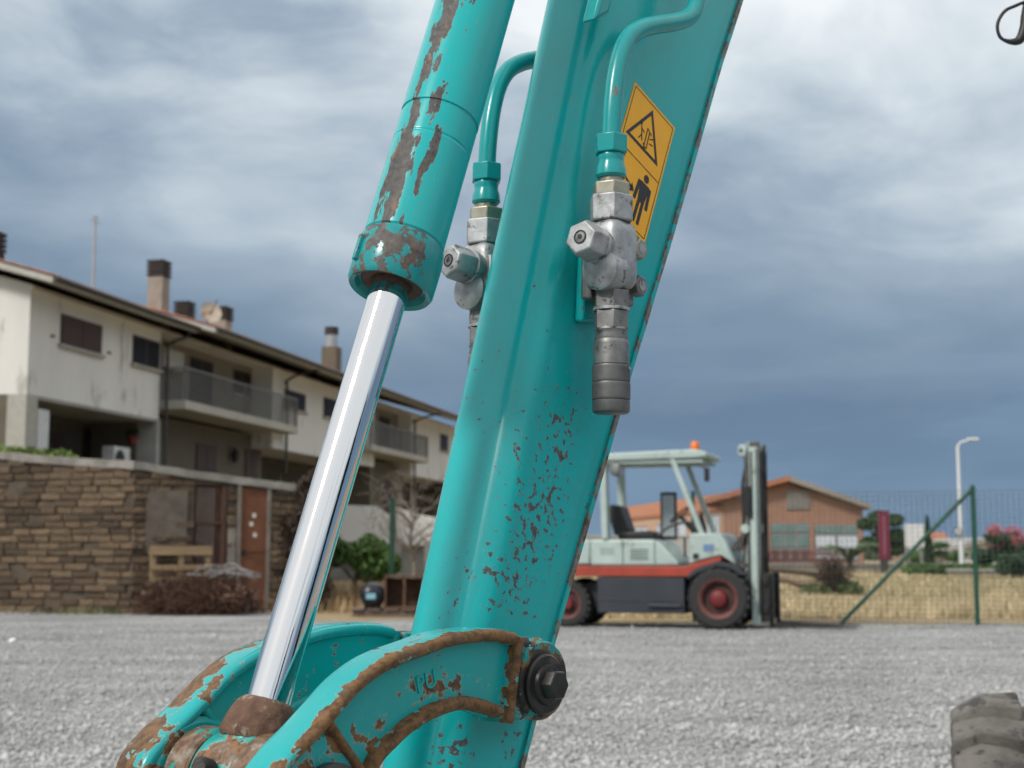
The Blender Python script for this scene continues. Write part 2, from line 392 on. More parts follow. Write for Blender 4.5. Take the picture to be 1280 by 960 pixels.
P1, P2, P3 = Vector((-10.6, 25.35, 0)), Vector((-6.35, 23.9, 0)), Vector((-3.62, 25.39, 0))
wall = thing('tuff_wall', 'old brown tuff block wall with rusty door, below the row houses', 'wall', (-6.35, 23.9, 0))
WI = Matrix.Translation((6.35, -23.9, 0))
variants = []
for k in range(8):
    mb = MB(); j = lambda k_=.05: random.uniform(-k_, k_)
    # box one unit long (x), one deep (y), one high (z): worn rounded front, chipped corners
    bk = [(x + j(.02), .5, z + j(.04)) for x, z in ((-.5, -.5), (.5, -.5), (.5, .5), (-.5, .5))]
    fr = [(x + j(.03), -.41 + j(.05), z + j(.06)) for x, z in ((-.5, -.5), (.5, -.5), (.5, .5), (-.5, .5))]
    inn = [(x * .86 + j(.05), -.5 + j(.07), z * .74 + j(.07)) for x, z in ((-.5, -.5), (0, -.55), (.5, -.5), (.5, .5), (0, .55), (-.5, .5))]
    mb.add(bk + fr + inn, [(3, 2, 1, 0), (0, 1, 5, 4), (1, 2, 6, 5), (2, 3, 7, 6), (3, 0, 4, 7), (4, 5, 10, 9, 8), (5, 6, 11, 10), (6, 7, 13, 12, 11), (7, 4, 8, 13), (8, 9, 12, 13), (9, 10, 11, 12)])
    o = mb.build('block', M_tuff); variants.append(o.data); bpy.data.objects.remove(o)
def htop(sec, f): return (2.88 + (2.52 - 2.88) * f) if sec == 0 else (2.52 + (2.17 - 2.52) * f)
for sec, (a, b) in enumerate(((P1, P2), (P2, P3))):
    d = (b - a); Lw = d.length; d.normalize(); nrm = Vector((d.y, -d.x, 0)); ang = math.atan2(d.y, d.x)
    holes = [] if sec == 0 else [(1.05, 1.62, .62, 2.17), (1.84, 2.36, 0, 2.16)]
    # mortar core
    for (f0, f1, z0, z1a, z1b) in ([(0, 1, -.1, htop(0, 0), htop(0, 1))] if sec == 0 else
            [(0, 1.05 / Lw, -.1, htop(1, 0), htop(1, .34)), (1.05 / Lw, 1.62 / Lw, -.1, .62, .62), (1.05 / Lw, 1.62 / Lw, 2.17, htop(1, .34), htop(1, .525)),
             (1.62 / Lw, 1.84 / Lw, -.1, htop(1, .525), htop(1, .59)), (1.84 / Lw, 2.36 / Lw, 2.16, htop(1, .59), htop(1, .76)), (2.36 / Lw, 1, -.1, htop(1, .76), htop(1, 1))]):
        A0 = a + d * (Lw * f0) - nrm * .03; B0 = a + d * (Lw * f1) - nrm * .03; bk = -nrm * .32
        q = [A0, B0, B0 + bk, A0 + bk]
        MB().hexa([WI @ Vector((p.x, p.y, z0)) for p in q] + [WI @ Vector((p.x, p.y, (z1a, z1b, z1b, z1a)[i])) for i, p in enumerate(q)]).build('core', M_mortar, wall)
    ch = .119; row = 0; z = 0.0
    while True:
        f = 0; s = -random.uniform(0, .25)
        if z > htop(sec, 0): break
        while s < Lw:
            Lb = random.uniform(.27, .46); s0, s1 = max(s, 0 if sec == 0 else .0), min(s + Lb, Lw)
            s = s + Lb + .018
            for (h0, h1, hz0, hz1) in holes:
                if z + ch > hz0 + .03 and z < hz1 - .02:
                    if s0 < h0 < s1: s1 = h0 - .01
                    if s0 < h1 < s1 and s0 >= h0 - .02: s0 = h1 + .01
                    if s0 >= h0 - .02 and s1 <= h1 + .02: s1 = s0
            if s1 - s0 < .1 or (sec == 0 and s1 < 1.0): continue
            zt = min(z + ch - .014, htop(sec, (s0 + s1) / 2 / Lw) - .09)
            if zt - z < .05: continue
            if sec == 1 and .1 < s0 < .95 and 1.25 < z < 2.0 and random.random() < .75: continue   # rendered patch
            out = random.uniform(-.016, .016) + (-.05 if random.random() < .08 else 0)
            c = a + d * ((s0 + s1) / 2) + nrm * (out - .07)
            o = bpy.data.objects.new('block', random.choice(variants)); COL.objects.link(o); o.parent = wall
            o.location = (c.x + 6.35, c.y - 23.9, (z + zt) / 2); o.rotation_euler = (0, random.uniform(-.012, .012), ang)
            o.scale = (s1 - s0, .16, zt - z)
        z += ch; row += 1
    # rough concrete coping
    n = 14; vs = []; fs = []
    for i in range(n + 1):
        f = i / n; q = a + d * (Lw * f); zt = htop(sec, f) + random.uniform(-.015, .015)
        for (o_, zz_) in ((.03 + random.uniform(-.01, .012), zt - .12), (.02, zt + .01), (-.36, zt + .02), (-.36, zt - .12)):
            p = WI @ Vector((q.x + nrm.x * o_, q.y + nrm.y * o_, zz_)); vs.append(p)
    for i in range(n): fs += [(i * 4 + k, i * 4 + (k + 1) % 4, i * 4 + 4 + (k + 1) % 4, i * 4 + 4 + k) for k in range(4)]
    fs += [(0, 1, 2, 3), (n * 4 + 3, n * 4 + 2, n * 4 + 1, n * 4)]
    MB().add(vs, fs).build('coping', pm('old_concrete', (.23, .215, .19), .95, var=.35, scale=3, bmp=.6, bscale=25), wall)
    if sec == 1:
        def wp(s_, out, z_): p = WI @ Vector(a + d * s_ + nrm * out); return Vector((p.x, p.y, z_))
        def wbox(nm, s0, s1, o0, o1, z0, z1, mat, par=wall, bevel=0):
            return MB().hexa([wp(s0, o0, z0), wp(s1, o0, z0), wp(s1, o1, z0), wp(s0, o1, z0), wp(s0, o0, z1), wp(s1, o0, z1), wp(s1, o1, z1), wp(s0, o1, z1)]).build(nm, mat, par, bevel=bevel)
        M_rust = pm('rusty_sheet', (.155, .06, .028), .8, var=.3, scale=3, spot=(2.2, .60, (.12, .05, .028)), bmp=.3, bscale=30)
        dr = wbox('door', 1.86, 2.34, -.06, -.02, .02, 2.13, M_rust)
        wbox('latch', 1.90, 1.97, -.02, .015, .98, 1.06, M_dark_iron, dr); wbox('hinge_rail', 1.86, 2.34, -.02, -.008, 1.02, 1.06, M_rust, dr)
        for (zz_, ss_) in ((1.62, 2.08), (1.28, 2.10), (1.47, 2.03)): wbox('sticker', ss_, ss_ + .06, -.02, -.015, zz_, zz_ + .07, M_white_plaster, dr)
        wbox('door_frame', 1.80, 1.86, -.1, .02, 0, 2.20, M_mortar2); wbox('door_frame', 2.34, 2.40, -.1, .02, 0, 2.20, M_mortar2)
        M_rust2 = pm('dark_rusty_sheet', (.085, .042, .028), .85, var=.3, scale=4)
        gp = wbox('grille', 1.08, 1.60, -.10, -.07, .62, 2.15, M_rust2)
        for i in range(6): wbox('bar', 1.10 + i * .055, 1.112 + i * .055, -.07, -.03, .63, 2.12, pm('grey_bar', (.2, .17, .15), .7), gp)
        wbox('crossbar', 1.07, 1.60, -.065, -.02, 1.50, 1.55, M_rust2, gp); wbox('frame', 1.53, 1.60, -.065, .0, .62, 2.15, M_rust2, gp)
        wbox('render_patch', .22, .92, -.03, .012, 1.0, 2.05, pm('old_render', (.13, .108, .085), .95, var=.3, scale=4, bmp=.4, bscale=30), bevel=.01)
        wbox('render_patch', 1.64, 1.78, -.03, .014, .5, 1.6, pm('pale_render', (.22, .195, .165), .95, var=.3, scale=5), bevel=.01)

# hedge behind the wall top, dry creeper beside the door
hb = [((-9.9 + i * .32, 25.75 - i * .1, 2.78 - .03 * i), (.28, .35, .22)) for i in range(7)]
tag(leaves('hedge', leaf_mat('ivy_leaf', (.12, .18, .03)), hb, 5200, .05), 'low yellow green hedge showing over the left end of the tuff wall', 'hedge')
cr = [((-3.85 + random.uniform(-.08, .5), 25.25 + random.uniform(-.1, .1), .12 + i * .135), (.24, .13, .24)) for i in range(17)]
creeper = thing('dry_creeper', 'withered brown creeper hanging beside the rusty wall door', 'creeper', (-3.9, 25.25, 0))
def twigs(name, n, boxf, L, r, mat, parent=None, off=(0, 0, 0), lift=.0):
    a = np.array([boxf() for _ in range(n)]) - np.array(off); d = rng.normal(size=(n, 3)); d[:, 2] = d[:, 2] * .6 + lift; d /= np.linalg.norm(d, axis=1)[:, None]
    ln = L * rng.uniform(.4, 1.3, n)[:, None]; e = a + d * ln; m_ = (a + e) / 2 + rng.normal(0, .12, (n, 3)) * ln
    u = np.cross(d, (0.3, .2, 1.0)); u /= np.linalg.norm(u, axis=1)[:, None]; v = np.cross(d, u); rr = r * rng.uniform(.6, 1.5, n)[:, None]
    tri = lambda c, k: [c + (u * math.cos(t) + v * math.sin(t)) * rr * k for t in (0, 2.09, 4.19)]
    V = np.stack(tri(a, 1) + tri(m_, .8) + tri(e, .3), 1)
    f = np.array([(j * 3 + i, j * 3 + (i + 1) % 3, j * 3 + 3 + (i + 1) % 3, j * 3 + 3 + i) for j in range(2) for i in range(3)])
    return npmesh(name, V.reshape(-1, 3), (f[None] + (np.arange(n) * 9)[:, None, None]).reshape(-1, 4), mat, parent)
leaves('foliage', leaf_mat('withered_leaf', (.06, .038, .024)), [((c[0] + 3.9, c[1] - 25.25, c[2]), r) for c, r in cr], 9000, .04, creeper)
twigs('stems', 160, lambda: (random.uniform(-4.05, -3.6), random.uniform(25.1, 25.4), random.uniform(0, 2.0)), .5, .006, M_bark, creeper, (-3.9, 25.25, 0), .8)

# brush pile, pallet, scrap bars in front of the wall
def pile_pt():
    while True:
        x, y, z = random.uniform(-1, 1), random.uniform(-1, 1), random.uniform(0, 1)
        if x * x + y * y + z * z < 1: return (-5.18 + x * .98, 23.75 + y * .6, .02 + z * .62)
bp = thing('brush_pile', 'heap of dark reddish dry brushwood against the tuff wall', 'brush pile', (-5.18, 23.75, 0))
twigs('branches', 2600, pile_pt, .42, .006, pm('dead_twig', (.11, .058, .036), .9, var=.4, island=.5), bp, (-5.18, 23.75, 0))
leaves('dead_leaves', leaf_mat('dead_leaf', (.11, .055, .034)), [((x * .55, random.uniform(-.2, .2), .28), (.5, .42, .3)) for x in (-1, -.4, .3, .95)], 5000, .04, bp)
M_pale_wood = pm('pale_wood', (.29, .20, .11), .8, var=.25, scale=8, stretch=(.3, 1, 3))
pal = thing('wooden_pallet', 'pale yellow wooden pallet standing upright behind the brush pile', 'pallet', (-6.0, 23.78, 0), R(26))
for z in (.52, .72, .97): MB().box(-.02, 1.02, -.03, -.005, z, z + .09 + (.06 if z > .9 else 0)).build('slat', M_pale_wood, pal)
for x in (0, .47, .92): MB().box(x, x + .08, 0, .08, .0, 1.12).build('post', M_pale_wood, pal)
MB().box(-.02, 1.02, -.03, -.005, .25, .34).build('slat', M_pale_wood, pal); MB().box(-.02, 1.02, .085, .11, .97, 1.06).build('slat', M_pale_wood, pal)
scr = thing('scrap_bars', 'bundle of grey scrap metal rods lying on the brush pile', 'scrap', (-4.9, 23.7, .6))
for i in range(16):
    x, z = random.uniform(-.5, .1), random.uniform(-.02, .14)
    MB().tube(catmull([(x, random.uniform(-.2, .2), z), (x + .3, random.uniform(-.2, .2), z + random.uniform(-.03, .12)), (x + .65, random.uniform(-.2, .2), z + random.uniform(-.1, .1))], 3), .012, 5).build('rod', pm('grey_scrap', (.32, .31, .30), .6, .3, var=.3), scr)

# =================================================================== the row houses
hd = np.array([.2147, .9767, 0]); hn = np.array([.9767, -.2147, 0]); HO = np.array([-11.74, 35.8, 0])
house = thing('row_house', 'two storey white terraced houses with balconies and brown roof', 'house', tuple(HO), math.atan2(.9767, .2147))
def hb_(name, s0, s1, t0, t1, z0, z1, mat, par=house, bevel=0):   # t grows toward the street
    return MB().box(s0, s1, -max(t0, t1), -min(t0, t1), z0, z1).build(name, mat, par, bevel=bevel)
def hwin(s0, s1, z0, z1, t, shut=False, name='window', bars=1):
    f = hb_(name, s0, s1, t - .02, t + .03, z0, z1, M_dark_wood)
    if shut:
        m_ = (s0 + s1) / 2
        for (a, b) in ((s0 + .05, m_ - .02), (m_ + .02, s1 - .05)):
            for k in range(6):
                h = (z1 - z0 - .1) / 6; hb_('shutter_slat', a, b, t + .03, t + .05, z0 + .05 + k * h, z0 + .05 + k * h + h * .8, M_shut, f)
    else:
        n = 2; wv = (s1 - s0) / n
        for k in range(n): hb_('pane', s0 + k * wv + .06, s0 + (k + 1) * wv - .06, t + .03, t + .036, z0 + .07, z1 - .07, M_dark_glass, f)
    hb_('sill', s0 - .1, s1 + .1, t + .002, t + .12, z0 - .08, z0, M_grey_concrete, f)
    return f
M_shut = pm('brown_shutter', (.06, .03, .025), .6, var=.2)
# white projecting upper boxes
def white_box(s0, s1, t, z0=5.1, z1=7.86): return hb_('wall', s0, s1, -6, t, z0, z1, M_white_plaster)
white_box(.6, 8.1, -1.0); hwin(2.13, 4.37, 6.62, 7.46, -1.0, True); hwin(6.25, 8.0, 6.63, 7.50, -1.0)
for s, z in ((1.65, 6.75), (4.75, 6.72)): hb_('shutter_catch', s, s + .15, -1, -.95, z, z + .06, M_gutter)
white_box(17.0, 29.3, -.85, 4.86); hwin(18.2, 20.4, 6.5, 7.2, -.85); hwin(22.5, 24.1, 6.55, 7.35, -.85)
white_box(35.6, 44.5, -1.0, 4.82); hwin(41.2, 42.8, 6.47, 7.36, -1.0)
# recessed centre bays with balconies
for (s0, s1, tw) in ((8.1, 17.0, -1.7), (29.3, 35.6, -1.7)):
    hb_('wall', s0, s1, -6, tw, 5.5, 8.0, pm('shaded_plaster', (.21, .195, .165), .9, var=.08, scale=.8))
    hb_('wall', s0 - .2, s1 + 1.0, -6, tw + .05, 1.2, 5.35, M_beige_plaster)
hwin(11.7, 13.5, 5.75, 7.6, -1.7, name='balcony_door'); hwin(15.3, 16.9, 6.75, 7.62, -1.7)
hwin(12.2, 13.9, 3.0, 4.7, -1.65, True, name='shuttered_door'); hwin(16.4, 17.6, 2.9, 4.8, -1.65, True, name='shuttered_door')
hwin(32.7, 34.3, 5.75, 7.55, -1.7, name='balcony_door'); hwin(29.6, 31.0, 2.6, 4.5, -1.65, True, name='shuttered_door'); hwin(33.4, 34.6, 2.6, 4.5, -1.65, True)
def balcony(s0, s1, t0, t1, z):
    b = hb_('balcony', s0, s1, t0, t1, z - .28, z, pm('balcony_slab', (.42, .40, .35), .9, var=.12, scale=1), bevel=.02)
    r = MB()
    for k in range(int((s1 - s0) / .14) + 1): q = s0 + .05 + k * .14; r.box(q - .011, q + .011, -t1 + .04, -t1 + .062, z, z + 1.0)
    for k in range(int((t1 - t0) / .14)): q = -t1 + .05 + k * .14; r.box(s0 + .04, s0 + .062, q, q + .022, z, z + 1.0); r.box(s1 - .062, s1 - .04, q, q + .022, z, z + 1.0)
    r.box(s0 + .02, s1 - .02, -t1 + .03, -t1 + .075, z + 1.001, z + 1.05); r.box(s0 + .03, s0 + .075, -t1 + .076, -t0, z + 1.001, z + 1.05); r.box(s1 - .075, s1 - .03, -t1 + .076, -t0, z + 1.001, z + 1.05)
    r.build('railing', M_rail, b)
    for q in (s0 + .05, (s0 + s1) / 2, s1 - .05): MB().box(q - .03, q + .03, -t1 + .08, -t1 + .14, z, z + 1.04).build('post', M_rail, b)
balcony(8.3, 18.0, -1.7, -.2, 5.72); balcony(27.0, 36.2, -1.7, -.2, 5.72)
hb_('awning_box', 9.0, 10.4, -1.65, -1.3, 6.9, 7.5, pm('white_box', (.5, .5, .48), .7))
# porch under the left box
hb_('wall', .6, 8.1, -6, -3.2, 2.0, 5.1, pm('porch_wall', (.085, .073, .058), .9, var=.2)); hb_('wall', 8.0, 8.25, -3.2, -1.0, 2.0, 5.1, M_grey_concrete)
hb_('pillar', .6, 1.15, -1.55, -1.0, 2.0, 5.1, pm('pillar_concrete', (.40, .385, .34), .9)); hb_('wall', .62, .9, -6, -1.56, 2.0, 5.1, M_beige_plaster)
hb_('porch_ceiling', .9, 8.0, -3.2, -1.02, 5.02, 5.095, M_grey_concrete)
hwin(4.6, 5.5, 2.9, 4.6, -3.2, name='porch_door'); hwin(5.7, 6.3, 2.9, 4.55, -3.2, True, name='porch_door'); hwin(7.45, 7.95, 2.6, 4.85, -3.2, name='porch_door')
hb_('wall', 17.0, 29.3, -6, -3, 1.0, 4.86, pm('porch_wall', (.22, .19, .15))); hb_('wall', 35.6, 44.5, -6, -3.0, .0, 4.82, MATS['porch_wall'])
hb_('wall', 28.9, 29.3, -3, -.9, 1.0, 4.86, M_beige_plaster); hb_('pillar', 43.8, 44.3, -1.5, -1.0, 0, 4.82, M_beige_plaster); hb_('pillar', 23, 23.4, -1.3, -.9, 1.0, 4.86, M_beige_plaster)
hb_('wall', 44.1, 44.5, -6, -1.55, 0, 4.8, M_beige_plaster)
# gable end above porch
MB().prism([(-.9, 7.86), (-12, 7.86), (-12, 7.95), (-6.4, 9.55), (-1.0, 7.98)], lambda t, z: (.62, -t, z), lambda t, z: (44.0, -t, z)).build('gable', M_white_plaster, house)
hb_('wall', .64, 44.4, -12, -6.01, 0, 7.85, M_white_plaster)
# roof: eaves slab, gutters, tiles
def roof_piece(s0, s1, te, corr=True):
    sl_ = .29
    f = lambda dz: (lambda s, t: (s, -t, 8.02 + dz + (te - t) * sl_))
    e = MB().prism([(s0, te), (s1, te), (s1, -6.4), (s0, -6.4)], f(-.16), f(0)).build('eave', pm('eave_plaster', (.42, .41, .37), .9, var=.1), house)
    MB().prism([(s0, -6.4), (s1, -6.4), (s1, -12.8), (s0, -12.8)], lambda s, t: (s, -t, 8.02 + (te + 6.4) * sl_ + (t + 6.4) * sl_ - .16), lambda s, t: (s, -t, 8.02 + (te + 6.4) * sl_ + (t + 6.4) * sl_)).build('eave', MATS['eave_plaster'], house)
    n = int((s1 - s0) / .055); vs = []; fs = []
    for i in range(n + 1):
        s = s0 + (s1 - s0) * i / n; dz = .05 + .035 * math.sin(i * 1.5708)
        vs += [(s, -te - .04, 8.02 + dz - .01), (s, 6.4, 8.02 + dz + (te + 6.4) * sl_), (s, 12.9, 8.02 + dz + (te + 6.4) * sl_ - 6.5 * sl_)]
    for i in range(n): fs += [(i * 3, i * 3 + 3, i * 3 + 4, i * 3 + 1), (i * 3 + 1, i * 3 + 4, i * 3 + 5, i * 3 + 2)]
    MB().add(vs, fs).build('roof', M_tile, house, smooth=80)
    MB().tube([(s0, -te - .06, 7.99), (s1, -te - .06, 7.99)], .075, 10).build('gutter', M_gutter, house)
roof_piece(-.05, 8.6, 0.0); roof_piece(8.6, 44.9, .6)
# roof edge between the two depths, and downpipes
for (s, t, zb) in ((8.3, -.95, 2.0), (18.1, -.8, 4.0), (35.7, -.9, 1.5)):
    MB().tube(catmull([(s + .4, .35 if s < 9 else -.5, 7.93), (s + .2, .3, 7.75), (s, -t - .05, 7.45), (s, -t - .1, 7.1), (s, -t - .1, zb)], 4), .05, 8).build('downpipe', M_gutter, house)
# chimneys
def chimney(s, t, w_, zt, cap, base=M_beige_plaster):
    c = hb_('chimney', s - w_ / 2, s + w_ / 2, t - w_ * .45, t + w_ * .45, 8.0, zt - cap, base)
    if cap > 0:
        for k in range(4):
            h = cap / 4; hb_('louvre', s - w_ * .56, s + w_ * .56, t - w_ * .52, t + w_ * .52, zt - cap + k * h + .03, zt - cap + k * h + h * .85, M_louvre, c)
        hb_('flue', s - w_ * .4, s + w_ * .4, t - w_ * .38, t + w_ * .38, zt - cap, zt - .05, M_louvre, c)
    return c
M_old_plaster = pm('old_plaster', (.30, .265, .225), .9, var=.2, scale=2)
chimney(12.85, -3.5, .60, 11.2, .62, M_old_plaster); chimney(14.95, -3.5, .56, 10.1, .62, M_louvre); chimney(18.2, -3.5, .66, 10.45, .55, M_old_plaster)
c4 = chimney(30.8, -3.5, .80, 10.65, 0, M_beige_plaster)
MB().cyl((30.75, 3.5, 10.65), (30.75, 3.5, 11.25), .28, seg=14).build('flue', pm('flue_steel', (.5, .5, .5), .3, .6), c4); MB().cyl((30.75, 3.5, 11.25), (30.75, 3.5, 11.6), .33, seg=14).build('cowl', M_louvre, c4)
chimney(2.6, -3.5, .55, 9.95, .6, M_louvre)
# things fixed on the house
def hworld(s, t, z): return tuple(HO + hd * s + hn * t + np.array([0, 0, z]))
HRZ = house.rotation_euler[2]
dish = thing('satellite_dish', 'rust streaked satellite dish on the roof between two chimneys', 'satellite dish', hworld(16.7, -3.4, 8.9), HRZ)
mb = MB(); mb.lathe((0, -.1, 1.05), (-.75, -.75, .35), [(0, .04), (.02, .18), (.06, .33), (.10, .42), (.11, .42), (.07, .32), (.035, .18), (.015, .04)], 24); mb.build('reflector', pm('dish_paint', (.52, .45, .36), .6, var=.2, scale=2, spot=(2.2, .52, (.36, .17, .06))), dish, smooth=60)
MB().cyl((0, 0, 0), (0, 0, 1.0), .04).build('mast', M_gutter, dish); MB().bar((0, -.1, 1.0), (-.5, -.6, 1.45), .03).build('feed_arm', M_gutter, dish)
ant = thing('aerial_mast', 'thin grey aerial mast rising from the roof of the white house', 'aerial', hworld(8.3, -3.5, 9.0), HRZ)
MB().cyl((0, 0, 0), (0, 0, 2.75), .05, .04, 8).build('mast', pm('aerial_grey', (.36, .37, .38), .5), ant); MB().bar((-.3, 0, 2.55), (.3, 0, 2.55), .02).build('rod', MATS['aerial_grey'], ant); MB().bar((-.22, 0, 2.68), (.22, 0, 2.68), .02).build('rod', MATS['aerial_grey'], ant)
ac = thing('air_conditioner', 'white air conditioner unit above the tuff wall under the porch', 'air conditioner', hworld(6.6, -1.6, 2.05), HRZ)
MB().box(-.5, .5, -.2, .2, 1.35, 2.1).build('case', pm('ac_white', (.6, .6, .58), .5), ac, bevel=.02); MB().cyl((-.15, -.2, 1.72), (-.15, -.215, 1.72), .28, seg=20).build('fan_grille', M_black, ac); MB().box(-.5, .5, -.2, .2, 0, 1.34).build('stand', M_gutter, ac)
pan = thing('leaning_board', 'plain white board standing upright beside the porch pillar', 'panel', hworld(1.75, -1.2, 2.3), HRZ)
MB().box(-.28, .28, -.03, .03, .0, 2.5).build('board', pm('white_board', (.62, .62, .62), .6), pan); MB().box(-.3, .3, .031, .05, .0, .1).build('foot', M_gutter, pan)
lamp = thing('wall_lamp', 'black lantern on the beige wall beneath the first balcony', 'lamp', hworld(15.0, -1.64, 4.2), HRZ)
MB().lathe((0, -.22, .0), (0, 0, 1), [(0, .1), (.3, .16), (.36, .17), (.5, .03)], 8).build('lantern', M_black, lamp); MB().bar((0, 0, .52), (0, -.22, .52), .03).build('bracket', M_black, lamp)
pot = thing('flower_pot', 'small red flower pot hanging on the porch side wall', 'flower pot', hworld(7.9, -1.75, 4.35), HRZ)
MB().lathe((0, 0, 0), (0, 0, 1), [(0, .1), (.25, .18), (.25, .15)], 14).build('pot', pm('red_pot', (.30, .05, .04), .7), pot); leaves('plant', M_leaf_dark, [((0, 0, .3), (.22, .2, .16))], 160, .07, pot)

# garden walls, shrub, post and dead tree below the far balcony
gw = thing('garden_wall', 'white rendered stair parapet in front of the far terraced house', 'garden wall', (-4.6, 52, 0))
pts = [xz(x, y, 52) for x, y in ((400, 676), (400, 630), (469, 633), (491, 647), (491, 680))]
MB().prism_xz([(x + 4.6, z) for x, z in pts][:1] + [(x + 4.6, z) for x, z in pts][1:], 0, .25).build('parapet', M_white_plaster, gw, bevel=.02)
pts = [xz(x, y, 52.6) for x, y in ((495, 682), (495, 634), (520, 642), (560, 650), (560, 682))]
MB().prism_xz([(x + 4.6, z) for x, z in pts], .6, .85).build('parapet', M_white_plaster, gw, bevel=.02)
MB().box(-4, 4.2, .9, 1.2, 0, 1.55).build('base_wall', M_grey_concrete, gw)
for i, x in enumerate((-2.4, -1.2, .2, 1.4)): MB().box(x, x + .3, .3, .58, 0, 1.45).build('buttress', M_grey_concrete, gw)
def tree(name, label, loc, trunk_h, r, blobs, n, size, lm, cat='tree', bark=M_bark, group=None):
    o = thing(name, label, cat, loc, group=group)
    t_ = MB(); t_.tube(catmull([(0, 0, 0), (.06 * r, 0, trunk_h * .5), (0, .04, trunk_h)], 3), [r, r * .95, r * .9, r * .85, r * .8, r * .75, r * .7][:7], 8)
    for c, rr in blobs[:6]: t_.tube([(0, 0, trunk_h * .7), (c[0] * .5, c[1] * .5, (trunk_h + c[2]) * .5), c], [r * .5, r * .35, r * .12], 6)
    t_.build('trunk', bark, o, smooth=60); leaves('crown', lm, blobs, n, size, o); return o
q = at(440, 735, 30)
blobs = [((random.uniform(-.75, .75), random.uniform(-.4, .4), random.uniform(.55, 1.15)), (random.uniform(.25, .4),) * 3) for _ in range(13)]
tree('shrub', 'leafy green shrub growing between the chrome rod and the arm', (q[0] + .05, 30, 0), .55, .05, blobs, 9000, .055, M_leaf_mid, 'shrub')
q = at(489, 740, 27)
gp_ = thing('green_post', 'slim dark green post in front of the far terraced house', 'post', (q[0], 27, 0))
MB().cyl((0, 0, 0), (0, 0, 2.0), .05, seg=10).build('pole', pm('green_paint', (.012, .06, .035), .5), gp_); MB().cyl((0, 0, 2.0), (0, 0, 2.03), .065, seg=10).build('cap', MATS['green_paint'], gp_)
dt = thing('dead_tree', 'pale leafless tree with bare branches behind the excavator arm', 'tree', (at(515, 740, 29)[0], 29, 0))
t_ = MB(); M_pale_bark = pm('pale_bark', (.20, .17, .135), .9, var=.3)
t_.tube(catmull([(0, 0, 0), (.05, 0, .7), (-.05, .05, 1.3), (.1, 0, 1.9)], 4), [.06 - .003 * i for i in range(13)], 8); t_.build('trunk', M_pale_bark, dt, smooth=60)
for i in range(15):
    z = random.uniform(.8, 1.9); a_ = random.uniform(0, 6.28); L_ = random.uniform(.5, 1.1); dx, dy = math.cos(a_), math.sin(a_) * .6
    MB().tube(catmull([(0, 0, z), (dx * L_ * .4, dy * L_ * .4, z + .25), (dx * L_ * .7, dy * L_ * .7, z + .35), (dx * L_, dy * L_, z + random.uniform(.5, .9))], 3), [.024 - .002 * k for k in range(10)], 5).build('branch', M_pale_bark, dt)
twigs('twigs', 170, lambda: (dt.location.x + random.uniform(-.9, .9), 29 + random.uniform(-.5, .5), random.uniform(1.0, 2.5)), .45, .007, M_pale_bark, dt, tuple(dt.location), .4)

# junk: gas tank and rusty box on timbers
X0 = at(455, 765, 23.2)[0]
base = thing('timber_pallet', 'dark weathered pallet carrying a tank and a rusty box', 'pallet', (X0 + .1, 23.2, 0))
M_grey_wood = pm('grey_wood', (.15, .11, .085), .9, var=.3, scale=6)
for y in (-.3, 0, .3): MB().box(-.25, 1.05, y, y + .1, 0, .09).build('bearer', M_grey_wood, base)
for k in range(5): MB().box(-.3 + k * .28, -.08 + k * .28, -.34, .44, .092, .115).build('board', M_grey_wood, base)
tk = thing('pressure_tank', 'dark blue black tank with a blue label on the timber pallet', 'tank', (X0 + .1, 23.2, .117))
MB().lathe((.05, -.12, .215), (0, 1, 0), [(-.26, .02), (-.25, .1), (-.2, .17), (-.1, .2), (.1, .2), (.2, .17), (.25, .1), (.26, .02)], 22).build('vessel', pm('tank_blue', (.008, .012, .02), .3), tk, smooth=60)
MB().box(-.03, .12, -.385, -.375, .16, .25).build('label_plate', pm('pale_blue', (.20, .42, .52), .5), tk)
for x in (-.07, .13): MB().box(x, x + .04, -.2, .1, 0, .06).build('foot', M_dark_iron, tk)
bx = thing('rusty_box', 'open rusty iron box beside the dark tank on the pallet', 'box', (X0 + .55, 23.2, .117))
M_rusty = pm('brown_rust', (.10, .055, .035), .85, var=.4, scale=9, bmp=.4)
MB().box(-.2, .42, .05, .08, 0, .48).build('back', M_rusty, bx); MB().box(-.2, -.17, -.3, .049, 0, .5).build('side', M_rusty, bx); MB().box(.39, .42, -.3, .049, 0, .5).build('side', M_rusty, bx); MB().box(-.169, .389, -.3, .049, 0, .04).build('bottom', M_rusty, bx); MB().box(.1, .14, -.3, -.26, .041, .5).build('bar', M_rusty, bx); MB().box(-.2, .42, -.3, .08, .501, .53).build('lid', M_rusty, bx)

# =================================================================== buildings on the right
M_brick = pm('orange_brick', (.33, .185, .13), .9, var=.12, scale=1.2)
M_gglass = pm('green_glass', (.16, .24, .23), .12, var=.25, scale=.8)
M_bpanel = pm('pale_panel', (.55, .60, .66), .4, var=.1, scale=.6)
M_frame = pm('grey_frame', (.22, .23, .23), .6)
YB = 100.0
def B(px, py, Y=YB): return xz(px, py, Y)
hall = thing('brick_hall', 'orange brick gabled building with wide glazed bays behind the forklift', 'building', (21, YB, 0))
def bpoly(nm, pts, y0, y1, mat, par=hall, ox=21, **k): return MB().prism_xz([(x - ox, z) for x, z in pts], y0, y1).build(nm, mat, par, **k)
x0 = B(928, 700)[0]; x1 = B(1080, 700)[0]; ze = B(1080, 634)[1]; xr, zr = B(984, 604); z0l = B(928, 620)[1]
bpoly('wall', [(x0, 0), (x1, 0), (x1, ze), (xr, zr), (x0, z0l)], 0, 18, M_brick)
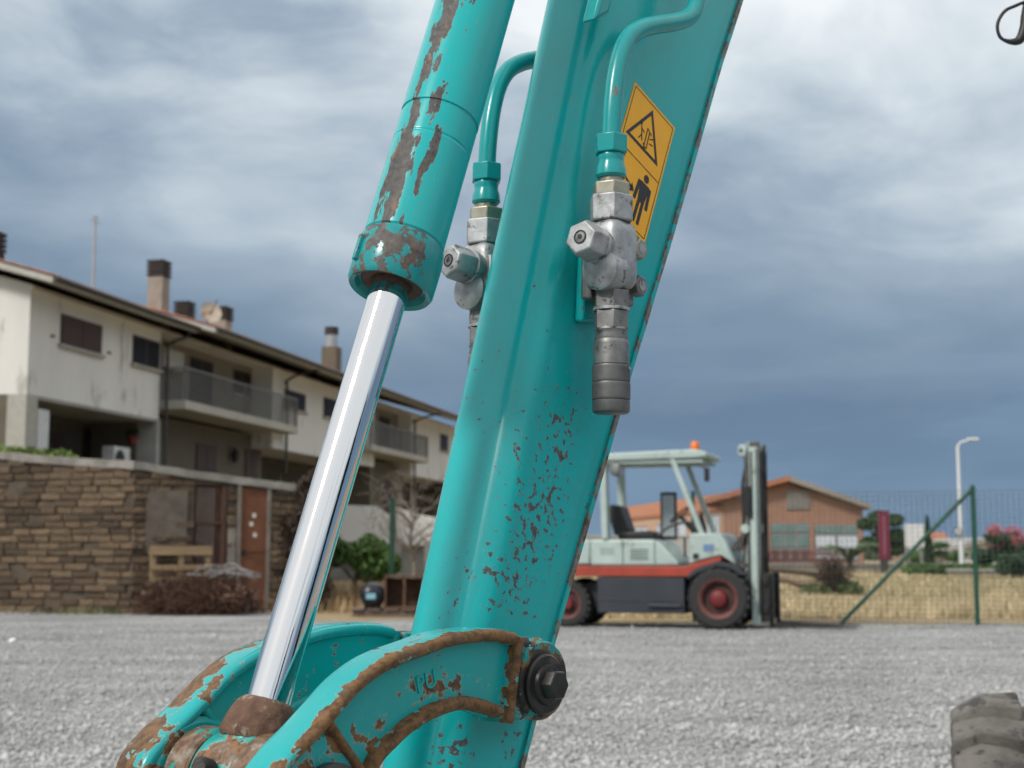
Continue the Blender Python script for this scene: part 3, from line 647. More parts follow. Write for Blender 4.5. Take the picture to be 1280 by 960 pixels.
# roof slabs
xo, zo = B(1086, 637)
bpoly('roof', [(xr, zr + .12), (xo, zo + .02), (xo, zo + .35), (xr, zr + .5)], -.8, 18.5, pm('fascia_grey', (.28, .25, .22), .85)); bpoly('roof', [(xr - .02, zr + .12), (x0 - .8, z0l - .1), (x0 - .8, z0l + .3), (xr - .02, zr + .5)], -.8, 18.5, M_tile)
def bwin(px0, px1, py0, py1, mat, cols, frame=True):
    xa, za = B(px0, py1); xb, zb = B(px1, py0)
    f = MB().box(xa - 21, xb - 21, -.06, .0, za, zb).build('window', M_frame, hall); wv = (xb - xa) / cols
    for k in range(cols): MB().box(xa - 21 + k * wv + .12, xa - 21 + (k + 1) * wv - .12, -.09, -.061, za + .1, zb - .1).build('pane', mat, f)
bwin(1018, 1073, 656, 667, M_gglass, 3); bwin(1018, 1073, 668, 686, M_bpanel, 2); bwin(1018, 1073, 687, 701, pm('pale_lower', (.45, .48, .52), .5), 2)
bwin(963, 1012, 654, 666, M_gglass, 3); bwin(963, 1012, 667, 685, M_gglass, 3); bwin(963, 1012, 686, 702, pm('dark_lower', (.12, .07, .065), .6), 4)
xa, za = B(983, 637); xb, zb = B(1012, 612); lv = MB().box(xa - 21, xb - 21, -.08, 0, za, zb).build('vent', pm('vent_grey', (.27, .25, .23), .8), hall)
for k in range(6): h_ = (zb - za) / 6; MB().box(xa - 20.9, xb - 21.1, -.14, -.081, za + k * h_ + .06, za + k * h_ + h_ * .75).build('slat', MATS['vent_grey'], lv)
for px in (960, 1015, 1076): xa, _ = B(px, 700); MB().box(xa - 21.15, xa - 20.85, -.12, -.001, 0, B(px, 655)[1]).build('pier', M_brick, hall)
# long wing running back to the left
wing = thing('tiled_wing', 'low building with orange tiled roof seen through the forklift cab', 'building', (16, 104, 0))
YL = 150.0
a0 = at(930, 700, 104); b0 = at(785, 700, 140)
def wq(f, py_r, py_l): # height on the slanted front
    return at(930 + (785 - 930) * f, py_r + (py_l - py_r) * f, 104 + 36 * f)
def wpt(f, z, back=0.0): x = a0[0] + (b0[0] - a0[0]) * f; y = a0[1] + (b0[1] - a0[1]) * f + back; return (x - 16, y - 104, z)
ze_r = at(930, 632, 104)[2]; ze_l = at(785, 651, 140)[2]; zr_r = at(930, 612, 104)[2]; zr_l = at(785, 638, 140)[2]; zm = (ze_r + ze_l) / 2; zrm = (zr_r + zr_l) / 2
MB().hexa([wpt(0, 0), wpt(1, 0), wpt(1, 0, 9), wpt(0, 0, 9), wpt(0, zm), wpt(1, zm), wpt(1, zm, 9), wpt(0, zm, 9)]).build('wall', pm('buff_brick', (.50, .33, .23), .9, var=.1), wing)
MB().hexa([wpt(-.01, zm - .1, -.9), wpt(1.02, zm - .1, -.9), wpt(1.02, zrm, 5), wpt(-.01, zrm, 5), wpt(-.01, zm + .15, -.9), wpt(1.02, zm + .15, -.9), wpt(1.02, zrm + .25, 5), wpt(-.01, zrm + .25, 5)]).build('roof', M_tile, wing)
MB().hexa([wpt(-.01, zm - .1, 10), wpt(1.02, zm - .1, 10), wpt(1.02, zrm, 5.01), wpt(-.01, zrm, 5.01), wpt(-.01, zm + .15, 10), wpt(1.02, zm + .15, 10), wpt(1.02, zrm + .25, 5.01), wpt(-.01, zrm + .25, 5.01)]).build('roof', M_tile, wing)
for f0, f1, zl, zh, mt in ((.02, .13, 1.6, 4.0, M_gglass), (.16, .26, 0.3, 3.9, M_bpanel), (.29, .38, 1.0, 3.8, M_gglass), (.42, .55, 0.2, 3.9, M_bpanel), (.62, .70, .9, 3.5, M_bpanel), (.78, .92, .6, 3.4, M_bpanel)):
    f = MB().hexa([wpt(f0, zl, -.08), wpt(f1, zl, -.08), wpt(f1, zl, .0), wpt(f0, zl, 0), wpt(f0, zh, -.08), wpt(f1, zh, -.08), wpt(f1, zh, 0), wpt(f0, zh, 0)]).build('window', M_frame, wing)
    n_ = 2; dw = (f1 - f0) / n_
    for k in range(n_): u0, u1 = f0 + k * dw + .005, f0 + (k + 1) * dw - .005; MB().hexa([wpt(u0, zl + .15, -.12), wpt(u1, zl + .15, -.12), wpt(u1, zl + .15, -.081), wpt(u0, zl + .15, -.081), wpt(u0, zh - .15, -.12), wpt(u1, zh - .15, -.12), wpt(u1, zh - .15, -.081), wpt(u0, zh - .15, -.081)]).build('pane', mt, f)
# white wall behind the forklift
wb = thing('white_boundary_wall', 'pale grey rendered wall behind the forklift seat', 'wall', (9.5, 62, 0))
xa = at(728, 700, 62)[0] - 9.5; xb = at(868, 700, 62)[0] - 9.5
MB().box(xa, xb, 0, .25, 0, at(800, 672, 62)[2]).build('wall_panel', pm('pale_render2', (.42, .41, .39), .9, var=.15), wb); MB().box(xa, xb, -.04, .29, at(800, 672, 62)[2] + .002, at(800, 669, 62)[2]).build('coping', M_grey_concrete, wb)

# low walls along the field's far side
def lowwall(nm, label, px0, px1, Y, pyt, mat):
    xa, zt = xz(px0, pyt, Y); xb, _ = xz(px1, pyt, Y); o = thing(nm, label, 'wall', ((xa + xb) / 2, Y, 0)); h_ = (xb - xa) / 2
    MB().box(-h_, h_, 0, .3, -.05, zt).build('wall_panel', mat, o); MB().box(-h_ - .05, h_ + .05, -.05, .35, zt + .002, zt + .09).build('coping', M_grey_concrete, o); return o
lowwall('field_wall', 'long low grey wall at the far edge of the dry field', 940, 1186, 72, 706, pm('field_wall_mat', (.22, .20, .17), .9, var=.3))
lowwall('kerb_wall', 'short dark kerb wall near the pink oleander', 1187, 1330, 58, 714, MATS['field_wall_mat'])
lf = thing('maroon_fence', 'low dark red fence in front of the brick hall', 'fence', (21, 92, 0))
for px in range(962, 1062, 4):
    x, z = xz(px, 690, 92); MB().box(x - 21 - .04, x - 21 + .04, 0, .08, 0, z).build('picket', pm('maroon_paint', (.14, .045, .045), .7), lf)
for py in (692, 701): xa, z = xz(960, py, 92); xb, _ = xz(1062, py, 92); MB().box(xa - 21, xb - 21, .081, .14, z, z + .12).build('rail', MATS['maroon_paint'], lf)

# signs and street lamp
M_maroon = pm('sign_maroon', (.17, .012, .045), .45, var=.08)
xa, z1 = xz(1098, 640, 68); xb, _ = xz(1111, 640, 68); zb = xz(1104, 699, 68)[1]
tot = thing('totem_sign', 'tall dark red totem sign in front of the round tree', 'sign', ((xa + xb) / 2, 68, 0)); hw = (xb - xa) / 2
MB().box(-hw, hw, 0, .2, zb, z1).build('panel', M_maroon, tot, bevel=.02); MB().box(-hw * .7, hw * .7, .03, .17, 0, zb - .002).build('plinth', M_gutter, tot); MB().box(-hw - .03, hw + .03, -.02, .22, z1 + .001, z1 + .06).build('cap', M_maroon, tot)
# pale illegible vertical lettering
for k in range(9): zz_ = z1 - .35 - k * .2; MB().box(-hw * .22, hw * .22, -.006, -.002, zz_, zz_ + .11).build('letter', pm('letter_pale', (.36, .17, .2), .5), tot)
xa, z1 = xz(1131, 655, 66); xb, zb = xz(1156, 684, 66)
bb = thing('blank_billboard', 'blank white square sign board between tree and green brace', 'billboard', ((xa + xb) / 2, 66, 0)); hw = (xb - xa) / 2
MB().box(-hw, hw, 0, .08, zb, z1).build('board', pm('billboard_white', (.66, .67, .68), .6, var=.04), bb)
for x in (-hw * .8, hw * .8 - .1): MB().box(x, x + .1, .085, .17, 0, zb + .4).build('leg', M_frame, bb)
xa, z1 = xz(1197, 557, 60); sl_o = thing('street_lamp', 'tall white street lamp pole with arm, beyond the wire fence', 'street lamp', (xa, 60, 0))
M_lampw = pm('lamp_white', (.66, .68, .70), .5, var=.05)
MB().lathe((0, 0, 0), (0, 0, 1), [(0, .13), (.5, .11), (2.5, .085), (z1, .06)], 12).build('pole', M_lampw, sl_o, smooth=50)
x2, z2 = xz(1217, 550, 60); MB().tube(catmull([(0, 0, z1 - .05), (.12, 0, z1 + .12), (x2 - xa - .2, 0, z2)], 4), .042, 8).build('arm', M_lampw, sl_o, smooth=60)
MB().box(x2 - xa - .25, x2 - xa + .2, -.1, .1, z2 - .02, z2 + .09).build('lamp_head', M_lampw, sl_o, bevel=.02); MB().box(x2 - xa - .2, x2 - xa + .1, -.08, .08, z2 - .05, z2 - .021).build('diffuser', M_frame, sl_o)
xa2, zs = xz(1198, 664, 59.7); rs = thing('round_sign', 'small round white sign with dark rim on the lamp pole', 'sign', (xa2, 59.78, zs))
MB().cyl((0, -.02, 0), (0, .02, 0), .16, seg=22).build('rim', M_black, rs); MB().cyl((0, -.03, 0), (0, -.021, 0), .125, seg=22).build('face', pm('sign_white', (.75, .75, .75), .5), rs); MB().cyl((.02, -.036, .01), (.02, -.031, .01), .045, seg=12).build('mark', M_black, rs)
# houses far right
rh = thing('red_roof_house', 'small distant house with red tiled roof behind the billboard', 'house', (32, 110, 0))
xa, ze = xz(1146, 684, 110); xb, zr = xz(1184, 676, 110)
MB().box(xa - 32, xb - 32, 0, 7, 0, ze).build('wall', pm('buff_wall', (.40, .30, .22), .9), rh)
MB().prism([(-.6, ze - .1), (3.5, zr + .7), (7.6, ze - .1)], lambda y, z: (xa - 32.4, y, z), lambda y, z: (xb - 31.2, y, z)).build('roof', M_tile, rh)
MB().box(xa - 31, xa - 30.2, -.05, 0, ze - 1.6, ze - .5).build('window', M_dark_glass, rh)
wh = thing('white_shed', 'low white gabled shed with grey roof left of the oleander', 'shed', (34, 95, 0))
p_ = [xz(x, y, 95) for x, y in ((1184, 712), (1184, 692), (1228, 678), (1275, 688), (1275, 712))]
MB().prism_xz([(x - 34, max(z, 0)) for x, z in p_], 0, 10).build('wall', M_white_plaster, wh)
ra, rb, rc = p_[1], p_[2], p_[3]
MB().prism_xz([(ra[0] - 34.6, ra[1] - .1), (rb[0] - 34, rb[1] + .03), (rb[0] - 34, rb[1] + .33), (ra[0] - 34.6, ra[1] + .2)], -.6, 10.5).build('roof', pm('shed_roof', (.33, .32, .30), .8), wh)
MB().prism_xz([(rb[0] - 33.99, rb[1] + .03), (rc[0] - 33.4, rc[1] - .1), (rc[0] - 33.4, rc[1] + .2), (rb[0] - 33.99, rb[1] + .33)], -.6, 10.5).build('roof', MATS['shed_roof'], wh)
MB().box(.6, 1.6, -.05, 0, .2, 2.0).build('door', M_frame, wh)
# vegetation on the right
def blob_crown(cx, cz, rx, rz, n, r0=.35):
    out = []
    for _ in range(n):
        a_ = random.uniform(0, 6.28); d_ = random.random() ** .5
        out.append(((cx + math.cos(a_) * rx * d_, random.uniform(-.6, .6) * rx, cz + math.sin(a_) * rz * d_), (rx * r0, rx * r0, rz * r0)))
    return out
X, zt = xz(1103, 670, 75); tree('round_tree', 'dense dark green round tree behind the red totem sign', (X, 75, 0), 1.2, .18, blob_crown(0, zt + .0, 1.35, 1.0, 15), 12000, .11, leaf_mat('leaf_olive', (.04, .075, .022)))
X, zt = xz(1062, 697, 70); pt = thing('palm_shrub', 'arching green palm shrub left of the totem sign', 'palm', (X, 70, 0))
MB().lathe((0, 0, 0), (0, 0, 1), [(0, .2), (.4, .17), (.6, .1)], 10).build('trunk', M_bark, pt)
for i in range(30):
    a_ = random.uniform(0, 6.28); L_ = random.uniform(1.0, 1.7); u = np.array([math.cos(a_), math.sin(a_)])
    P_ = [(u[0] * L_ * f, u[1] * L_ * f, .5 + 1.5 * L_ * f * (1 - .62 * f)) for f in (0, .25, .5, .75, 1)]; mb = MB(); sd = np.array([-u[1], u[0]]) * .10
    vs = []; [vs.extend([(p[0] - sd[0] * k, p[1] - sd[1] * k, p[2] - .06), (p[0], p[1], p[2]), (p[0] + sd[0] * k, p[1] + sd[1] * k, p[2] - .06)]) for p, k in zip(P_, (.4, 1, 1.2, .9, .1))]
    mb.add(vs, [(j * 3 + k, j * 3 + k + 1, j * 3 + k + 4, j * 3 + k + 3) for j in range(4) for k in range(2)]).build('frond', leaf_mat('palm_leaf', (.07, .11, .04)), pt)
X, zt = xz(1159, 650, 80); cz_ = [((0, 0, zt * f), (.34 * (1.15 - f), .34 * (1.15 - f), .4)) for f in (.25, .4, .55, .7, .82, .94)]
tree('cypress', 'slim dark conifer standing right of the blank billboard', (X, 80, 0), 1.0, .1, cz_, 2400, .1, M_leaf_dark)
X, zt = xz(1182, 690, 84); tree('green_bush', 'mid green bush in front of the red roofed house', (X - .6, 84, 0), .5, .08, blob_crown(0, .95, 1.5, .6, 10), 3500, .1, M_leaf_mid, 'bush')
X, _ = xz(1266, 690, 50); ob = blob_crown(0, 1.05, 1.0, .75, 18)
ol = tree('oleander', 'bushy oleander with pink flowers at the right edge', (X, 50, 0), .6, .07, ob, 9000, .075, leaf_mat('leaf_grey_green', (.045, .085, .04)), 'shrub')
leaves('flowers', leaf_mat('pink_petal', (.52, .13, .17), .3), [((c[0], c[1] - .1, c[2] + .22), (r[0] * 1.0, r[1] * 1.0, r[2] * .9)) for c, r in ob if c[2] > .95], 1500, .055, ol)
X, zt = xz(1232, 708, 56); hd_ = thing('clipped_hedge', 'low clipped green hedge behind the kerb wall', 'hedge', (X, 59.5, 0))
leaves('foliage', M_leaf_mid, [((x, 0, .3), (.5, .35, .28)) for x in np.arange(-1.9, 2.4, .45)], 4500, .07, hd_); MB().box(-2.1, 2.3, -.05, .05, 0, .25).build('stems', M_bark, hd_)
# fallen log with root ball
q = at(1000, 744, 33); lg = thing('fallen_log', 'fallen tree trunk with upturned root ball in the dry field', 'log', (q[0], 33, 0))
mb = MB(); mb.tube(catmull([(-.7, 0, .42), (-.2, .05, .38), (.35, .1, .22), (.75, .15, .25)], 4), [.09] * 5 + [.12] * 5 + [.15] * 3, 9); mb.build('trunk', pm('log_wood', (.26, .19, .13), .9, var=.3, scale=8), lg, smooth=60)
MB().tube(catmull([(-.8, .3, .62), (-.2, .3, .58), (.5, .3, .5)], 4), .06, 8).build('limb', M_bark, lg)
twigs('roots', 420, lambda: (random.gauss(.78, .13), random.gauss(.15, .15), max(.05, random.gauss(.42, .2))), .4, .014, pm('root_wood', (.075, .05, .035), .95), lg)
leaves('weeds', leaf_mat('weed_leaf2', (.10, .13, .04)), [((.35, -.1, .15), (.4, .25, .18)), ((1.15, 0, .18), (.35, .25, .2))], 900, .05, lg)

# =================================================================== wire fence
M_fgreen = pm('fence_green', (.015, .075, .05), .45, var=.15)
fx0, fy0 = 6.43, 19.86; fdir = Vector((-.93, .367, 0)).normalized()
fence = thing('wire_fence', 'green wire mesh fence with diagonal brace along the dry field', 'fence', (fx0, fy0, 0), math.atan2(fdir.y, fdir.x))
# local +x runs to the left, away from the end post
MB().cyl((0, 0, -.2), (0, 0, 1.93), .036, seg=12).build('post', M_fgreen, fence, smooth=50)
MB().cyl((0, 0, 1.93), (0, 0, 1.955), .036, .02, 12).build('post_cap', M_fgreen, fence)
MB().cyl((.02, .02, 1.88), (1.86, .05, .0), .031, seg=10).build('brace', M_fgreen, fence, smooth=50)
MB().cyl((4.0, 0, -.2), (4.0, 0, 1.93), .03, seg=12).build('post', M_fgreen, fence, smooth=50); MB().cyl((-3.2, 0, -.2), (-3.2, 0, 1.93), .03, seg=12).build('post', M_fgreen, fence, smooth=50)
mb = MB()
for i in range(int(7.2 / .0762)): x = -3.2 + i * .0762; mb.bar((x, -.034, .03), (x, -.034, 1.86), .0054)
for j in range(30): z = .03 + j * .0635; mb.bar((-3.2, -.037, z), (4.0, -.037, z), .0054)
kind(mb.build('wire_mesh', pm('wire_grey', (.07, .10, .09), .5, .3), fence), 'stuff')

# =================================================================== forklift
M_fl = pm('forklift_green', (.40, .49, .46), .4, var=.12, scale=3, spot=(4, .57, (.26, .29, .25)))
M_fred = pm('forklift_red', (.33, .05, .028), .45, var=.2, scale=4, spot=(7, .62, (.20, .06, .04)))
M_fdark = pm('forklift_dark', (.030, .036, .046), .5, var=.2, scale=3)
M_steel = pm('mast_steel', (.10, .095, .09), .5, .5, var=.3, scale=10)
fk = thing('forklift', 'old pale green forklift with red stripe and orange beacon', 'forklift', (2.75 + .55 * .31, 19.05 + .55 * .95, 0), R(-18))
def fb(nm, x0, x1, y0, y1, z0, z1, mat, par=fk, bevel=.012): return MB().box(x0, x1, y0, y1, z0, z1).build(nm, mat, par, bevel=bevel)
def fprism(nm, poly, y0, y1, mat, par=fk, bevel=.012): return MB().prism_xz(poly, y0, y1).build(nm, mat, par, bevel=bevel)
def wheel(x, y, r, wd, rim):
    s = -1 if y < 0 else 1
    w_ = MB().lathe((x, y, r), (0, 1, 0), [(-wd / 2, r * .66), (-wd / 2, r * .90), (-wd * .4, r * .98), (-wd * .2, r), (wd * .2, r), (wd * .4, r * .98), (wd / 2, r * .90), (wd / 2, r * .66)], 36, cap=False).build('wheel', M_rubber, fk, smooth=40)
    MB().lathe((x, y + s * wd * .30, r), (0, s, 0), [(0, r * .66), (wd * .22, r * .66), (wd * .2, r * .60), (.02, r * .52), (-.03, r * .5)], 28, cap=False).build('rim', pm('rim_red', (.13, .045, .038), .65, var=.35, scale=12), w_, smooth=40)
    MB().lathe((x, y + s * .04, r), (0, s, 0), [(0.03, r * .30), (.07, r * .27), (.085, r * .22)], 22).build('hub', pm('hub_red', (.15, .013, .015), .55), w_, smooth=40)
    MB().lathe((x, y + s * .02, r), (0, s, 0), [(0, r * .62), (.02, r * .58), (.03, r * .30)], 24).build('disc', pm('disc_dark', (.05, .022, .02), .7, var=.3), w_, smooth=40)
    k = MB()
    for i in range(22):
        t = 2 * math.pi * i / 22
        for e in (-1, 1):
            c = Vector((x + math.cos(t) * r, y + e * wd * .3, r + math.sin(t) * r)); tg = Vector((-math.sin(t), 0, math.cos(t)))
            k.bar(c - tg * .02 + Vector((0, -e * wd * .14, 0)), c + tg * .02 + Vector((0, e * wd * .16, 0)), .045, .025, up=(math.cos(t), 0, math.sin(t)))
    k.build('tread', M_rubber, w_)
    kind(w_.children[-1], 'stuff')
for y in (-.52, .52): wheel(0, y, .405, .28, 0)
for y in (-.46, .46): wheel(-2.10, y, .32, .22, 0)
fprism('counterweight', [(-2.62, .35), (-2.66, .9), (-2.55, 1.12), (-2.2, 1.19), (-1.76, 1.19), (-1.76, .84), (-2.32, .84), (-2.32, .4)], -.56, .56, M_fl, bevel=.04)
fprism('hood', [(-1.755, .835), (-1.755, 1.19), (-.93, 1.19), (-.82, 1.165), (-.55, .90), (-.53, .835)], -.57, .57, M_fl, bevel=.03)
fprism('stripe', [(-2.4, .69), (-2.4, .83), (-.46, .83), (.02, .96), (.06, .92), (-.02, .87), (-.43, .69)], -.60, .60, M_fred)
fb('side_panel', -1.66, -.46, -.585, .585, .20, .685, M_fdark); fb('step', -.95, -.50, -.63, -.59, .28, .33, M_fdark)
fb('side_rib', -1.64, -.48, -.592, -.586, .36, .385, M_fdark)
fb('chassis', -2.3, .35, -.36, .36, .25, .6, M_fdark)
fb('axle', -.1, .1, -.42, .42, .32, .5, M_dark_iron); fb('steer_axle', -2.18, -2.02, -.36, .36, .27, .4, M_dark_iron)
fprism('cowl', [(-.40, .86), (-.38, 1.27), (.02, 1.27), (.1, 1.16), (.22, .86), (.03, .975), (-.2, .92)], -.57, .57, M_fl, bevel=.02)
fprism('fender', [(-.42, .70), (-.3, .80), (.0, .90), (.22, .86), (.36, .72), (.3, .72), (.18, .80), (.0, .835), (-.28, .74), (-.4, .66)], -.64, -.42, M_fdark, bevel=.005)
fb('decal', -.2, -.06, -.575, -.5715, 1.03, 1.12, pm('decal_blue', (.12, .2, .36), .5), bevel=0); fb('cap_black', -.34, -.26, -.577, -.571, .93, 1.0, M_black, bevel=0)
fb('floor_plate', -.55, .0, -.55, .55, .80, .84, M_fdark)
for x in (-1.30, -.86): fb('panel_gap', x - .006, x + .006, -.5725, -.5705, .86, 1.17, M_black, bevel=0)
fb('number_plate', -1.62, -1.42, -.5735, -.5705, .98, 1.08, pm('faded_badge', (.30, .36, .34), .5), bevel=0)
for k in range(4): fb('vent_slot', -1.20, -.95, -.5735, -.5705, .92 + k * .04, .935 + k * .04, M_fdark, bevel=0)
fb('grab_handle', -.46, -.43, -.60, -.57, .95, 1.22, M_black)
# cab guard
fprism('guard_roof', [(-1.78, 2.26), (-1.78, 2.36), (-.30, 2.40), (-.14, 2.36), (-.14, 2.29), (-.3, 2.28)], -.56, .56, M_fl, bevel=.02)
for y in (-.5, -.30, -.1, .1, .3, .5): fb('roof_bar', -1.7, -.2, y - .02, y + .02, 2.225, 2.258, M_fl, bevel=0)
for y in (-.50, .50):
    MB().bar((-1.55, y, 1.19), (-1.58, y, 2.27), .18, .09, up=(1, 0, 0)).build('rear_pillar', M_fl, fk, bevel=.015)
    MB().bar((-.22, y, 1.25), (-.62, y, 2.29), .085, .07, up=(1, 0, 0)).build('front_pillar', M_fl, fk, bevel=.015)
bc = MB().lathe((-.36, -.2, 2.40), (0, 0, 1), [(0, .06), (.02, .065), (.1, .06), (.13, .035), (.135, .0)], 18).build('beacon', pm('beacon_orange', (.72, .16, .015), .25, var=.05), fk, smooth=40)
MB().cyl((-.36, -.2, 2.385), (-.36, -.2, 2.402), .075).build('base', M_black, bc)
wl = MB().lathe((-1.42, -.45, 2.16), (1, 0, -.1), [(-.08, .04), (-.03, .10), (.06, .12), (.07, .1)], 18).build('work_lamp', pm('lamp_grey', (.2, .21, .2), .5), fk, smooth=40)
MB().cyl((-1.349, -.45, 2.153), (-1.345, -.45, 2.153), .095).build('lens', pm('lens_glass', (.5, .5, .5), .1), wl)
mr = MB().tube([(-.28, -.52, 2.2), (-.14, -.56, 2.13)], .012, 6).build('mirror', M_black, fk); MB().box(-.17, -.10, -.585, -.56, 1.96, 2.14).build('glass', M_black, mr)
# seat, wheel, levers
fprism('seat_back', [(-1.50, 1.24), (-1.62, 1.62), (-1.55, 1.68), (-1.42, 1.66), (-1.30, 1.30)], -.24, .24, M_black, bevel=.03)
fprism('seat_cushion', [(-1.45, 1.195), (-1.45, 1.30), (-1.0, 1.31), (-.92, 1.27), (-.92, 1.195)], -.26, .26, M_black, bevel=.03)
col_ = MB().cyl((-.35, -.02, 1.2), (-.62, -.02, 1.52), .03, seg=10).build('steering_column', M_black, fk)
ring = [(-.62 + .16 * math.cos(t) * .76, -.02 + .18 * math.sin(t), 1.53 + .16 * math.cos(t) * .64) for t in np.linspace(0, 2 * math.pi, 25)]
MB().tube(ring, .014, 6, cap=False).build('steering_wheel', M_black, col_)
for k in range(4): MB().tube([(-.30, .1 + k * .07, 1.25), (-.38, .1 + k * .07, 1.50 + .03 * k)], .01, 6).build('lever', M_black, fk)
MB().tube(catmull([(-.3, -.3, 1.26), (-.45, -.28, 1.42), (-.72, -.3, 1.36), (-.85, -.35, 1.24)], 5), .02, 7).build('hose', M_black, fk)
pn = MB().box(-.96, -.73, .30, .34, 1.19, 1.86).build('side_screen', M_black, fk); MB().box(-.93, -.76, .292, .299, 1.24, 1.82).build('pane', pm('screen_pane', (.42, .48, .50), .15), pn)
# mast
for y in (-.36, .36):
    MB().prism([(.41, y - .05), (.52, y - .05), (.52, y + .05), (.41, y + .05)], lambda x, y_: (x, y_, .06), lambda x, y_: (x, y_, 2.42)).build('outer_channel', M_fl, fk, bevel=.008)
    fb('slide_rail', .36, .408, y - .04, y + .04, .5, 2.36, M_steel)
    fb('wear_strip', .425, .45, y - .056, y - .051, 1.45, 2.36, M_dark_iron, bevel=0); fb('wear_strip', .495, .515, y - .056, y - .051, .2, 2.40, M_steel, bevel=0)
    yy = y * .80; fb('inner_channel', .40, .54, yy - .035, yy + .035, .10, 2.50, M_steel)
    MB().cyl((.335, y * .55, .3), (.335, y * .55, 1.9), .045, seg=14).build('lift_cylinder', M_fl if y < 0 else M_steel, fk, smooth=40)
    MB().cyl((.335, y * .55, 1.9), (.335, y * .55, 2.4), .025, seg=12).build('lift_rod', M_steel, fk, smooth=40)
    fb('chain', .545, .565, y * .45 - .02, y * .45 + .02, .4, 2.38, M_dark_iron, bevel=0)
    ear = fb('mast_ear', .26, .37, y - .03, y + .03, 2.30, 2.46, M_fl, bevel=.02); MB().cyl((.30, y - .04, 2.38), (.30, y + .04, 2.38), .025, seg=12).build('hole', M_black, ear)
    MB().cyl((.40, y * .6, 2.38), (.52, y * .6, 2.38), .07, seg=16).build('pulley', M_dark_iron, fk)
    MB().bar((.1, y * .8, 1.0), (.36, y * .8, 1.32), .06).build('tilt_cylinder', M_steel, fk)
    MB().cyl((.34, y - .07, 1.33), (.34, y + .02, 1.33), .06, seg=14).build('tilt_pin', M_fl, fk)
for z in (.5, 1.28, 2.38): fb('crossbeam', .37, .50, -.309, .309, z, z + .12, M_fl if z > .6 else M_steel)
MB().tube(catmull([(.33, -.15, 2.2), (.28, -.2, 1.9), (.3, -.25, 1.5), (.30, -.22, .9), (.2, -.2, .7)], 5), .02, 7).build('hose', M_black, fk, smooth=60)
for y in (-.22, -.08, .08, .22):
    MB().cyl((.44, y, .2), (.44, y, 2.3), .05 if abs(y) > .1 else .06, seg=12).build('lift_ram', M_steel, fk, smooth=40)
for z in (.35, .95, 1.6, 2.1): fb('mast_plate', .47, .53, -.285, .285, z, z + .28, M_dark_iron)
fb('mast_guard', .372, .392, -.30, .30, .30, 2.25, M_dark_iron)
fb('hose_guard', .33, .42, -.47, -.415, 1.50, 1.90, M_black)
MB().tube(catmull([(.2, -.3, .92), (.27, -.33, .80), (.34, -.3, .86)], 4), .025, 7).build('elbow_hose', M_steel, fk)
# carriage and forks
for z in (.22, .58): fb('carriage_bar', .58, .63, -.52, .52, z, z + .1, M_dark_iron)
for y in (-.45, -.05, .45): fb('carriage_plate', .565, .66, y - .03, y + .03, .12, .74, M_dark_iron)
for y in (-.33, .33): fprism('fork', [(.632, .03), (.632, .74), (.682, .74), (.685, .085), (1.75, .045), (1.75, .03)], y - .06, y + .06, M_dark_iron, bevel=.005)

# =================================================================== tyre at the lower right and hanging cable
M_mud = pm('muddy_rubber', (.13, .122, .108), .95, var=.4, scale=9, spot=(16, .52, (.055, .052, .05)), bmp=.8, bscale=35, bdist=.01)
q = at(1292, 990, 3.0); RT = .36   # stands on the gravel
ty = thing('muddy_tyre', 'mud caked chunky off road tyre at the lower right corner', 'tyre', (float(q[0]) + .115, 3.35, RT - .03), R(-16))
MB().lathe((0, 0, 0), (1, 0, 0), [(-.15, .19), (-.165, .26), (-.15, .30), (-.11, .325), (-.05, .335), (.05, .335), (.11, .325), (.15, .30), (.165, .26), (.15, .19)], 44).build('carcass', M_mud, ty, smooth=50)
for i in range(18):
    for e in (-1, 1):
        t = 2 * math.pi * (i + (.5 if e > 0 else 0)) / 18; rd = Vector((0, math.cos(t), math.sin(t))); tg = Vector((0, -math.sin(t), math.cos(t))); ax = Vector((1, 0, 0))
        P0 = rd * .322 + ax * (e * .012) + tg * .030; P1 = rd * .315 + ax * (e * .10) - tg * .01; P2 = rd * .285 + ax * (e * .163) - tg * .025
        mb = MB()
        ring_ = []
        for P_, wd, hh in ((P0, .032, .042), (P1, .036, .044), (P2, .042, .036)):
            ring_.append([P_ - tg * wd, P_ + tg * wd, P_ + tg * wd * .72 + rd * hh + ax * (e * .004), P_ - tg * wd * .72 + rd * hh + ax * (e * .004)])
        vs = [p for r_ in ring_ for p in r_]
        fs = [(j * 4 + k, j * 4 + (k + 1) % 4, j * 4 + 4 + (k + 1) % 4, j * 4 + 4 + k) for j in range(2) for k in range(4)] + [(3, 2, 1, 0), (8, 9, 10, 11)]
        mb.add(vs, fs).build('lug', M_mud, ty, bevel=.008, seg=2)
MB().lathe((0, 0, 0), (1, 0, 0), [(-.12, .05), (-.12, .19), (.12, .19), (.12, .05)], 28).build('rim', pm('rim_grey', (.2, .19, .17), .7), ty, smooth=40)
P_ = [at(x, y, 2.2) for x, y in ((1330, -120), (1312, -40), (1296, -6), (1272, 6), (1256, 14), (1247, 30), (1250, 46), (1262, 52), (1274, 50), (1280, 36), (1284, 10), (1300, -60), (1330, -140))]
org = np.array(P_[0]); hc = thing('hanging_cable', 'black cable loop dangling into the top right corner', 'cable', tuple(org))
MB().tube(catmull([tuple(p - org) for p in P_], 7), [.0028 + .0050 * max(0, min(1, (i - 45) / 12)) for i in range(12 * 7 + 1)], 8).build('strand', M_black, hc, smooth=60)
lt = thing('paper_scrap', 'tiny white scrap of litter on the gravel at far left', 'litter', tuple(at(15, 793, 16.4) * np.array([1, 1, 0]) + np.array([0, 0, .012])))
